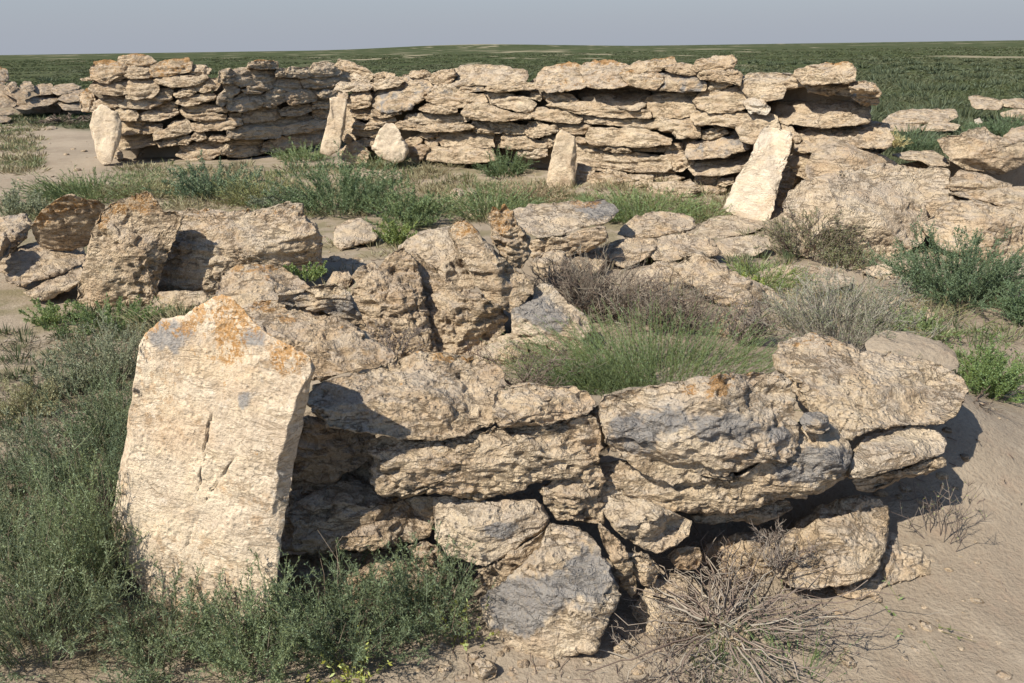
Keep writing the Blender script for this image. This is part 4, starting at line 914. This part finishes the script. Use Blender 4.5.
DG = (.105, .130, .066); GG = (.150, .165, .100); BG = (.130, .170, .060); YG = (.22, .24, .06); OL = (.180, .175, .09)
# --- near left bank
bush("big feathery wormwood bush filling the bottom left corner", 40, 650, 170, 150, n=85, col=DG)
bush("tall feathery bush with pale tips against the left edge of the big upright slab", 95, 600, 95, 175, n=60, col=(.11, .14, .065), seed=5)
bush("wormwood bush at the left edge, level with the middle of the upright slab", 14, 560, 110, 120, n=55, col=DG)
bush("dark dense bush leaning on the middle of the big upright slab", 90, 500, 120, 110, n=65, col=(.075, .10, .05))
bush("bush left of the big upright slab, level with its upper half", 105, 440, 85, 95, n=50, col=DG)
bush("small bush at the left picture edge above the path litter", 22, 480, 95, 75, n=45, col=GG)
bush("soft grey green bush beside the shoulder of the upright slab", 112, 380, 80, 70, n=50, col=GG)
bush("thin low bush at the left edge beneath the shaded blocks", 20, 415, 80, 50, n=35, col=OL)
bush("little sprawling bush between litter patches at the left", 60, 395, 70, 45, n=30, col=GG)
bush("bush in front of the foot of the big upright slab, bottom row", 165, 668, 130, 85, n=60, col=(.10, .125, .065))
bush("light green tuft right beside the foot of the upright slab", 262, 672, 120, 100, n=60, col=(.105, .135, .065))
bush("broad dark green bush at the foot of the near wall", 345, 655, 150, 100, n=75, col=(.080, .105, .052))
bush("ragged bush under the brown slab, left of the tilted grey block", 430, 632, 110, 90, n=55, col=(.085, .11, .055))
bush("sparse purple brown stalks rising in front of the upright slab", 128, 590, 70, 110, kind="shrub", n=16, col=(.10, .085, .06), scol=(.12, .085, .065), dens=.8, name="dry_stalks")
bush("yellow green weed at the bottom edge left of the small round stone", 352, 682, 70, 40, kind="weed", n=16, col=YG)
bush("slim yellowish weed below the left corner of the tilted grey block", 466, 645, 40, 60, kind="weed", n=9, col=(.15, .17, .045), dens=.7)
# --- left middle
bush("grass between the pitted upright stone and the upright slab", 185, 340, 85, 45, kind="tuft", n=150, col=OL, Y=None)
bush("green weeds at the foot of the pitted upright stone", 115, 327, 90, 35, n=40, col=(.10, .14, .05))
bush("low weeds in front of the stacked blocks at the left", 52, 325, 50, 28, n=25, col=BG)
bush("tall wispy grass in the shade beside the pitted upright stone", 84, 252, 22, 45, kind="grass", n=22, col=(.17, .16, .10))
bush("bush at the left edge before the pale path", 14, 217, 60, 34, n=35, col=GG)
bush("small green weed growing on top of the orange dotted slab", 306, 278, 45, 18, n=18, col=(.12, .16, .05), Y=4.6)
# --- grass belt before the far wall
bush("grass clump at the left end of the belt before the far wall", 92, 197, 95, 30, kind="tuft", n=260, col=(.095, .125, .05))
bush("low olive grass clump behind the pitted upright stone", 150, 195, 60, 25, kind="tuft", n=140, col=OL)
bush("bluish green bush before the left part of the far wall", 214, 198, 80, 42, n=60, col=(.10, .135, .075))
bush("olive grass clump right of the bluish bush", 262, 203, 65, 35, kind="tuft", n=160, col=(.14, .15, .06))
bush("large rich green bush in the middle of the grass belt", 340, 212, 115, 62, n=90, col=(.085, .12, .055))
bush("grey green bush at the right end of the large rich bush", 285, 210, 55, 30, n=40, col=(.125, .14, .09))
bush("round green bush above the pale block at the grass belt right end", 408, 225, 85, 45, n=60, col=(.095, .13, .055))
bush("bright yellowish green tuft touching the lone flat stone", 398, 244, 45, 28, n=30, col=(.13, .165, .05))
bush("small grass tuft under the dark bottom block of the far wall", 303, 160, 42, 22, kind="tuft", n=90, col=(.11, .145, .06))
bush("sparse upright sprig before the grey white jagged stone", 384, 167, 42, 36, kind="tuft", n=45, col=(.11, .13, .06), spread=.7)
bush("dark green round tuft in the notch of the far wall", 504, 175, 36, 28, kind="tuft", n=120, col=(.075, .105, .045))
bush("grass clump before the far wall left of the buff slab", 493, 215, 75, 38, kind="tuft", n=220, col=(.10, .135, .055))
bush("brownish dry grass at the foot of the smooth buff slab", 535, 200, 60, 26, kind="tuft", n=150, col=(.22, .18, .11), scol=(.2, .15, .1))
bush("grass strip behind the layered loaf shaped stone", 640, 216, 90, 30, kind="tuft", n=240, col=(.10, .14, .05))
bush("small tuft at the wall foot left of the white leaning slab", 700, 215, 40, 18, kind="tuft", n=80, col=(.12, .15, .06))
bush("grass tuft behind the large flat slab", 600, 218, 50, 26, kind="tuft", n=120, col=(.105, .14, .055))
# --- enclosure
bush("thick bright green grass tuft behind the near wall", 658, 395, 205, 78, kind="tuft", n=1000, col=(.080, .112, .042), Y=3.3, dens=1.3)
bush("second smaller grass tuft joining the thick one on its left", 592, 396, 85, 55, kind="tuft", n=300, col=(.078, .108, .042), Y=3.3, dens=1.2)
bush("large tangled dead shrub in the middle of the enclosure", 590, 320, 150, 58, kind="dry", n=90, scol=(.235, .19, .145), Y=4.45)
bush("dead shrub spilling right from the large tangled one", 665, 332, 130, 50, kind="dry", n=70, scol=(.24, .195, .15), Y=4.2)
bush("small dry brush before the rounded brown stone", 745, 340, 80, 40, kind="dry", n=30, scol=(.24, .20, .165), Y=3.9)
bush("dry twigs between the ridged boulder and the capping slab", 392, 350, 60, 26, kind="dry", n=18, scol=(.22, .18, .15), Y=3.35)
bush("dark brown dry stems below the pale pointed boulder", 520, 378, 110, 26, kind="dry", n=26, scol=(.18, .14, .11), Y=3.2)
bush("grey green shrub with bare woody stems behind the widest top slab", 838, 345, 125, 72, kind="shrub", n=150, dens=2.0, col=(.135, .150, .085), scol=(.30, .27, .225), Y=3.75)
bush("low green creeping weeds right of the grey green shrub", 915, 335, 85, 26, n=40, col=(.11, .145, .055))
bush("bright low grass before the white leaning slab", 762, 282, 65, 22, kind="tuft", n=200, col=(.11, .145, .045))
bush("small yellow green weed beside the layered outcrop", 752, 290, 28, 18, n=16, col=(.16, .2, .05), Y=4.9)
# --- right
bush("tall dark green bush standing in front of the crumbling ledge", 956, 300, 118, 82, n=130, col=(.070, .100, .050), spread=.5, dens=1.4)
bush("dark green bush cut by the right picture edge", 1030, 325, 60, 52, n=70, col=(.070, .105, .05))
bush("leafy green bush right of the widest top slab", 985, 395, 75, 62, n=90, col=(.095, .14, .045))
bush("brownish half dry shrub at the foot of the huge boulder", 808, 256, 85, 46, kind="shrub", n=130, dens=1.6, col=(.12, .13, .06), scol=(.20, .155, .12))
bush("low scrub right under the huge boulder", 848, 266, 60, 20, kind="shrub", n=60, dens=1.5, col=(.12, .13, .06), scol=(.22, .17, .13))
bush("thin twiggy plant with few leaves on the bare ground at the right", 945, 540, 75, 62, kind="shrub", n=11, col=(.15, .17, .06), scol=(.19, .155, .13), dens=.25, spread=.6)
bush("flat creeping plant with a round leaf on the bare ground", 915, 615, 90, 18, kind="weed", n=6, col=(.10, .14, .05), dens=.35)
bush("pile of dead grey branches spilling over the low slab at the bottom right", 728, 618, 190, 22, kind="dry", n=85, scol=(.27, .22, .175), Y=1.80, spread=.62, lean=(1.2, .5))
bush("upright dry tips rising behind the pile of dead branches", 775, 562, 60, 30, kind="dry", n=16, scol=(.24, .20, .165), Y=2.0)
bush("loose dead roots on the ground below the half buried boulder", 668, 668, 130, 30, kind="dry", n=26, scol=(.23, .19, .155), spread=.7)
bush("fresh green blades growing through the dead branches", 795, 672, 90, 52, kind="grass", n=70, col=(.105, .15, .06), lean=(-.25, 0), spread=.6)
bush("thin grass tuft left of the fresh green blades", 718, 675, 55, 40, kind="grass", n=45, col=(.11, .14, .06))
bush("dry brush at the corner right of the widest top slab", 975, 402, 50, 16, kind="dry", n=12, scol=(.2, .16, .12))
# --- behind the right end of the wall
bush("dark grass patch between the layered stones and the huge boulder", 908, 152, 55, 24, kind="tuft", n=260, col=(.070, .10, .048))
bush("dark tuft left of the yellowish boulder top", 1000, 137, 45, 24, kind="tuft", n=180, col=(.065, .095, .045), Y=9.0)
bush("pale dry grass tuft beside the rough layered block", 893, 145, 20, 16, kind="tuft", n=50, col=(.30, .27, .13), Y=8.3)
bush("brown dry brush before the ruined wall at the far left", 68, 124, 55, 20, kind="dry", n=40, scol=(.16, .125, .095))

# ================================================================== uncountable growth
def scatter(name, pts, hs, ws, col, per=14, wd=None, mat=LEAF, dry=0.0):
    """many tiny tufts in one mesh"""
    rg = np.random.default_rng(len(pts)); n = len(pts)
    b = np.repeat(pts, per, 0); hh = np.repeat(hs, per) * rg.uniform(.45, 1.1, n * per); ww = np.repeat(ws, per)
    a = rg.uniform(0, 2 * math.pi, n * per); rad = np.sqrt(rg.uniform(0, 1, n * per))
    off = np.stack([np.cos(a) * rad, np.sin(a) * rad, 0 * a], 1)
    p = b + off * ww[:, None] * .35
    q = b + off * ww[:, None] * .7 + np.stack([rg.normal(size=n * per) * hh * .15, rg.normal(size=n * per) * hh * .15, hh * (1.05 - .5 * rad ** 2)], 1)
    s = unit(np.cross(q - p, rg.normal(size=p.shape))) * np.repeat(wd, per)[:, None]
    m = (p + q) / 2
    v = np.stack([p, m + s, q, m - s], 1).reshape(-1, 3); f = np.arange(n * per * 4).reshape(-1, 4)
    me = mesh_np(name, v, f); me.materials.append(mat)
    o = bpy.data.objects.new(name, me); COL.objects.link(o); o.color = (*col, 1); o["kind"] = "stuff"
    return o

rg = np.random.default_rng(21)
# open steppe behind the ruins: low scrub thinning into the distance
n = 34000
Y = np.exp(rg.uniform(math.log(10.5), math.log(230), n)); X = rg.uniform(-1.05, 1.15, n) * Y
keep = (green_at(X, Y) > .5) & (bare_at(X, Y) < rg.uniform(.1, .4, n))
keep &= ~((X < -5.2) & (X > -8.4) & (Y < 15.5))
cl = fbm2(X, Y, 9, 4, 4.4)
keep &= cl > -.25 + rg.uniform(-.2, .2, n)
keep &= rg.uniform(size=n) < .75
X, Y, cl = X[keep], Y[keep], cl[keep]
hs = rg.uniform(.06, .16, len(X)) * (1 + .6 * np.clip(cl, 0, 1)); ws = rg.uniform(.25, .7, len(X)) * np.clip(Y / 22, .8, 2.2)
pts = np.stack([X, Y, ground_h(X, Y) - .01], 1); dist = np.hypot(X, Y)
half = fbm2(X, Y / 1.8, 16, 4, 7.7) + rg.normal(size=len(X)) * .22 > -.08
wd = np.maximum(.003, .00045 * dist)
nf = 30
scatter("steppe_scrub", pts[half], hs[half], ws[half], (.096, .116, .050), nf, wd[half])
scatter("steppe_grass", pts[~half], hs[~half], ws[~half], (.120, .132, .068), nf, wd[~half])

# larger soft shrubs of the steppe, a mass without edges, mostly on the right
n = 900
Yb = np.exp(rg.uniform(math.log(12), math.log(75), n)); Xb = rg.uniform(-.75, .85, n) * Yb
kb = (green_at(Xb, Yb) > .6) & (fbm2(Xb, Yb, 7, 3, 6.1) + .35 * np.clip(Xb / Yb * 2, -1, 1) > .12)
Xb, Yb = Xb[kb], Yb[kb]; pb = np.stack([Xb, Yb, ground_h(Xb, Yb) - .02], 1); db = np.hypot(Xb, Yb)
scatter("steppe_shrubs", pb, rg.uniform(.22, .42, len(Xb)), rg.uniform(.5, 1.1, len(Xb)), (.120, .146, .080), 110, np.maximum(.004, .0005 * db))

def zone(pxs, n, seed):
    rg = np.random.default_rng(seed); out = []
    for (x0, y0, x1, y1, k) in pxs:
        for _ in range(k):
            out.append(ground_at(rg.uniform(x0, x1), rg.uniform(y0, y1)))
    return np.array(out)
g1 = zone([(120, 165, 470, 218, 750), (50, 185, 200, 200, 80), (0, 118, 42, 175, 200), (470, 185, 730, 225, 380), (0, 205, 60, 222, 50), (880, 130, 1024, 150, 120)], 0, 3)
g1 = np.concatenate([g1, zone([(560, 236, 1010, 330, 150), (730, 300, 1020, 345, 60), (330, 240, 420, 300, 25), (500, 330, 600, 380, 40)], 0, 41)])
g1 = g1[fbm2(g1[:, 0], g1[:, 1], .9, 3, 8.0) > -.45]
r1 = np.random.default_rng(4); dd = np.linalg.norm(g1 - CAM, axis=1)
hf = fbm2(g1[:, 0], g1[:, 1], 1.6, 3, 3.0) + r1.normal(size=len(g1)) * .15 > .12
for nm_, q_, cl_ in (("ground_cover", hf, (.195, .215, .10)), ("dry_ground_cover", ~hf, (.300, .265, .150))):
    scatter(nm_, g1[q_], r1.uniform(.05, .15, q_.sum()), r1.uniform(.15, .4, q_.sum()), cl_, 20, .0005 * dd[q_])
g2 = zone([(0, 330, 150, 640, 700), (100, 300, 210, 345, 120), (0, 620, 300, 683, 150), (300, 640, 480, 683, 40)], 0, 5)
r1 = np.random.default_rng(6); dd = np.linalg.norm(g2 - CAM, axis=1)
scatter("ground_litter", g2, r1.uniform(.01, .05, len(g2)), r1.uniform(.06, .2, len(g2)), (.20, .165, .11), 12, .00045 * dd)
g3 = zone([(0, 330, 130, 600, 260), (60, 310, 210, 345, 60), (880, 320, 1024, 400, 40), (730, 255, 800, 285, 30)], 0, 7)
r1 = np.random.default_rng(8); dd = np.linalg.norm(g3 - CAM, axis=1)
scatter("low_green_growth", g3, r1.uniform(.04, .12, len(g3)), r1.uniform(.06, .16, len(g3)), (.105, .13, .06), 26, .0005 * dd)

# gravel
def gravel():
    rg = np.random.default_rng(12)
    pts = zone([(430, 630, 720, 683, 260), (720, 560, 1024, 683, 150), (860, 400, 1024, 560, 60), (760, 240, 1024, 340, 90), (420, 165, 560, 215, 70), (320, 225, 420, 290, 70), (0, 140, 110, 200, 50), (200, 640, 430, 683, 60), (0, 330, 130, 500, 60)], 0, 13)
    dv, fc = ico(2); V = []; Fs = []
    for i, p in enumerate(pts):
        d = np.linalg.norm(p - CAM); s = min(rg.lognormal(math.log(.0032), .65), .012) * (1 + d * .18)
        q = np.sign(dv) * np.abs(dv) ** .8 * (1 + rg.normal(size=(len(dv), 1)) * .13) * s * np.array([rg.uniform(.8, 1.5), rg.uniform(.8, 1.5), rg.uniform(.45, .8)])
        V.append(q + p + [0, 0, s * .1]); Fs.append(fc + i * len(dv))
    me = mesh_np("gravel", np.concatenate(V), np.concatenate(Fs)); me.materials.append(STONE)
    o = bpy.data.objects.new("gravel", me); COL.objects.link(o); o.color = (0, .45, .36, 1); o["kind"] = "stuff"
gravel()

gl = zone([(650, 590, 860, 683, 160), (860, 440, 1024, 640, 40), (430, 640, 650, 683, 60), (0, 330, 150, 640, 130), (730, 250, 1024, 340, 90), (500, 330, 760, 395, 80), (320, 225, 420, 300, 40), (560, 240, 740, 330, 60)], 0, 31)
r1 = np.random.default_rng(32); nl = len(gl); th_ = r1.uniform(0, 6.28, nl); dl = np.linalg.norm(gl - CAM, axis=1)
ll = r1.uniform(.02, .09, nl) * np.clip(dl / 3, .7, 2); tt_ = np.linspace(-.5, .5, 4)[None, :, None]
Pl = gl[:, None] + np.stack([np.cos(th_), np.sin(th_), r1.normal(size=nl) * .15], 1)[:, None] * tt_ * ll[:, None, None] + r1.normal(size=(nl, 4, 3)) * ll[:, None, None] * .05 + [0, 0, .006]
v_, f_ = tubes(Pl, np.ones((nl, 4)) * (.0005 * dl)[:, None])
me = mesh_np("twig_litter", v_, f_); me.materials.append(TWIG); ol = bpy.data.objects.new("twig_litter", me); COL.objects.link(ol); ol.color = (.24, .19, .15, 1); ol["kind"] = "stuff"

# ================================================================== light
sun_from = np.array([-.62, -.50, .86]); sun_from /= np.linalg.norm(sun_from)
el = math.asin(sun_from[2]); az = math.atan2(sun_from[0], sun_from[1])
sd = bpy.data.lights.new("sun", "SUN"); so = bpy.data.objects.new("sun", sd); COL.objects.link(so)
sd.energy = 5.0; sd.angle = R(.55); sd.color = (1.0, .925, .80)
so.rotation_euler = Vector(-sun_from).to_track_quat("-Z", "Y").to_euler()
w = bpy.data.worlds.new("World"); scene.world = w; w.use_nodes = True
nt = w.node_tree; nt.nodes.clear(); t = NT(nt)
sky = t.n("ShaderNodeTexSky", sky_type="NISHITA"); sky.sun_disc = False; sky.sun_elevation = el; sky.sun_rotation = az
sky.air_density = 1.0; sky.dust_density = .8; sky.ozone_density = 3.0; sky.altitude = 100
bg = t.n("ShaderNodeBackground"); bg.inputs[1].default_value = .098
tc = t.n("ShaderNodeTexCoord"); sz = t.n("ShaderNodeSeparateXYZ"); t.l(tc.outputs["Generated"], sz.inputs[0])
hz = t.mr(sz.outputs[2], .22, .0, 0, .95)
t.l(t.mix(hz, sky.outputs[0], (2.88, 3.14, 3.68)), bg.inputs[0]); out = t.n("ShaderNodeOutputWorld"); t.l(bg.outputs[0], out.inputs[0])
vs = scene.view_settings; vs.view_transform = "Standard"; vs.look = "None"; vs.gamma = 1; vs.exposure = 0.42; vs.use_curve_mapping = False
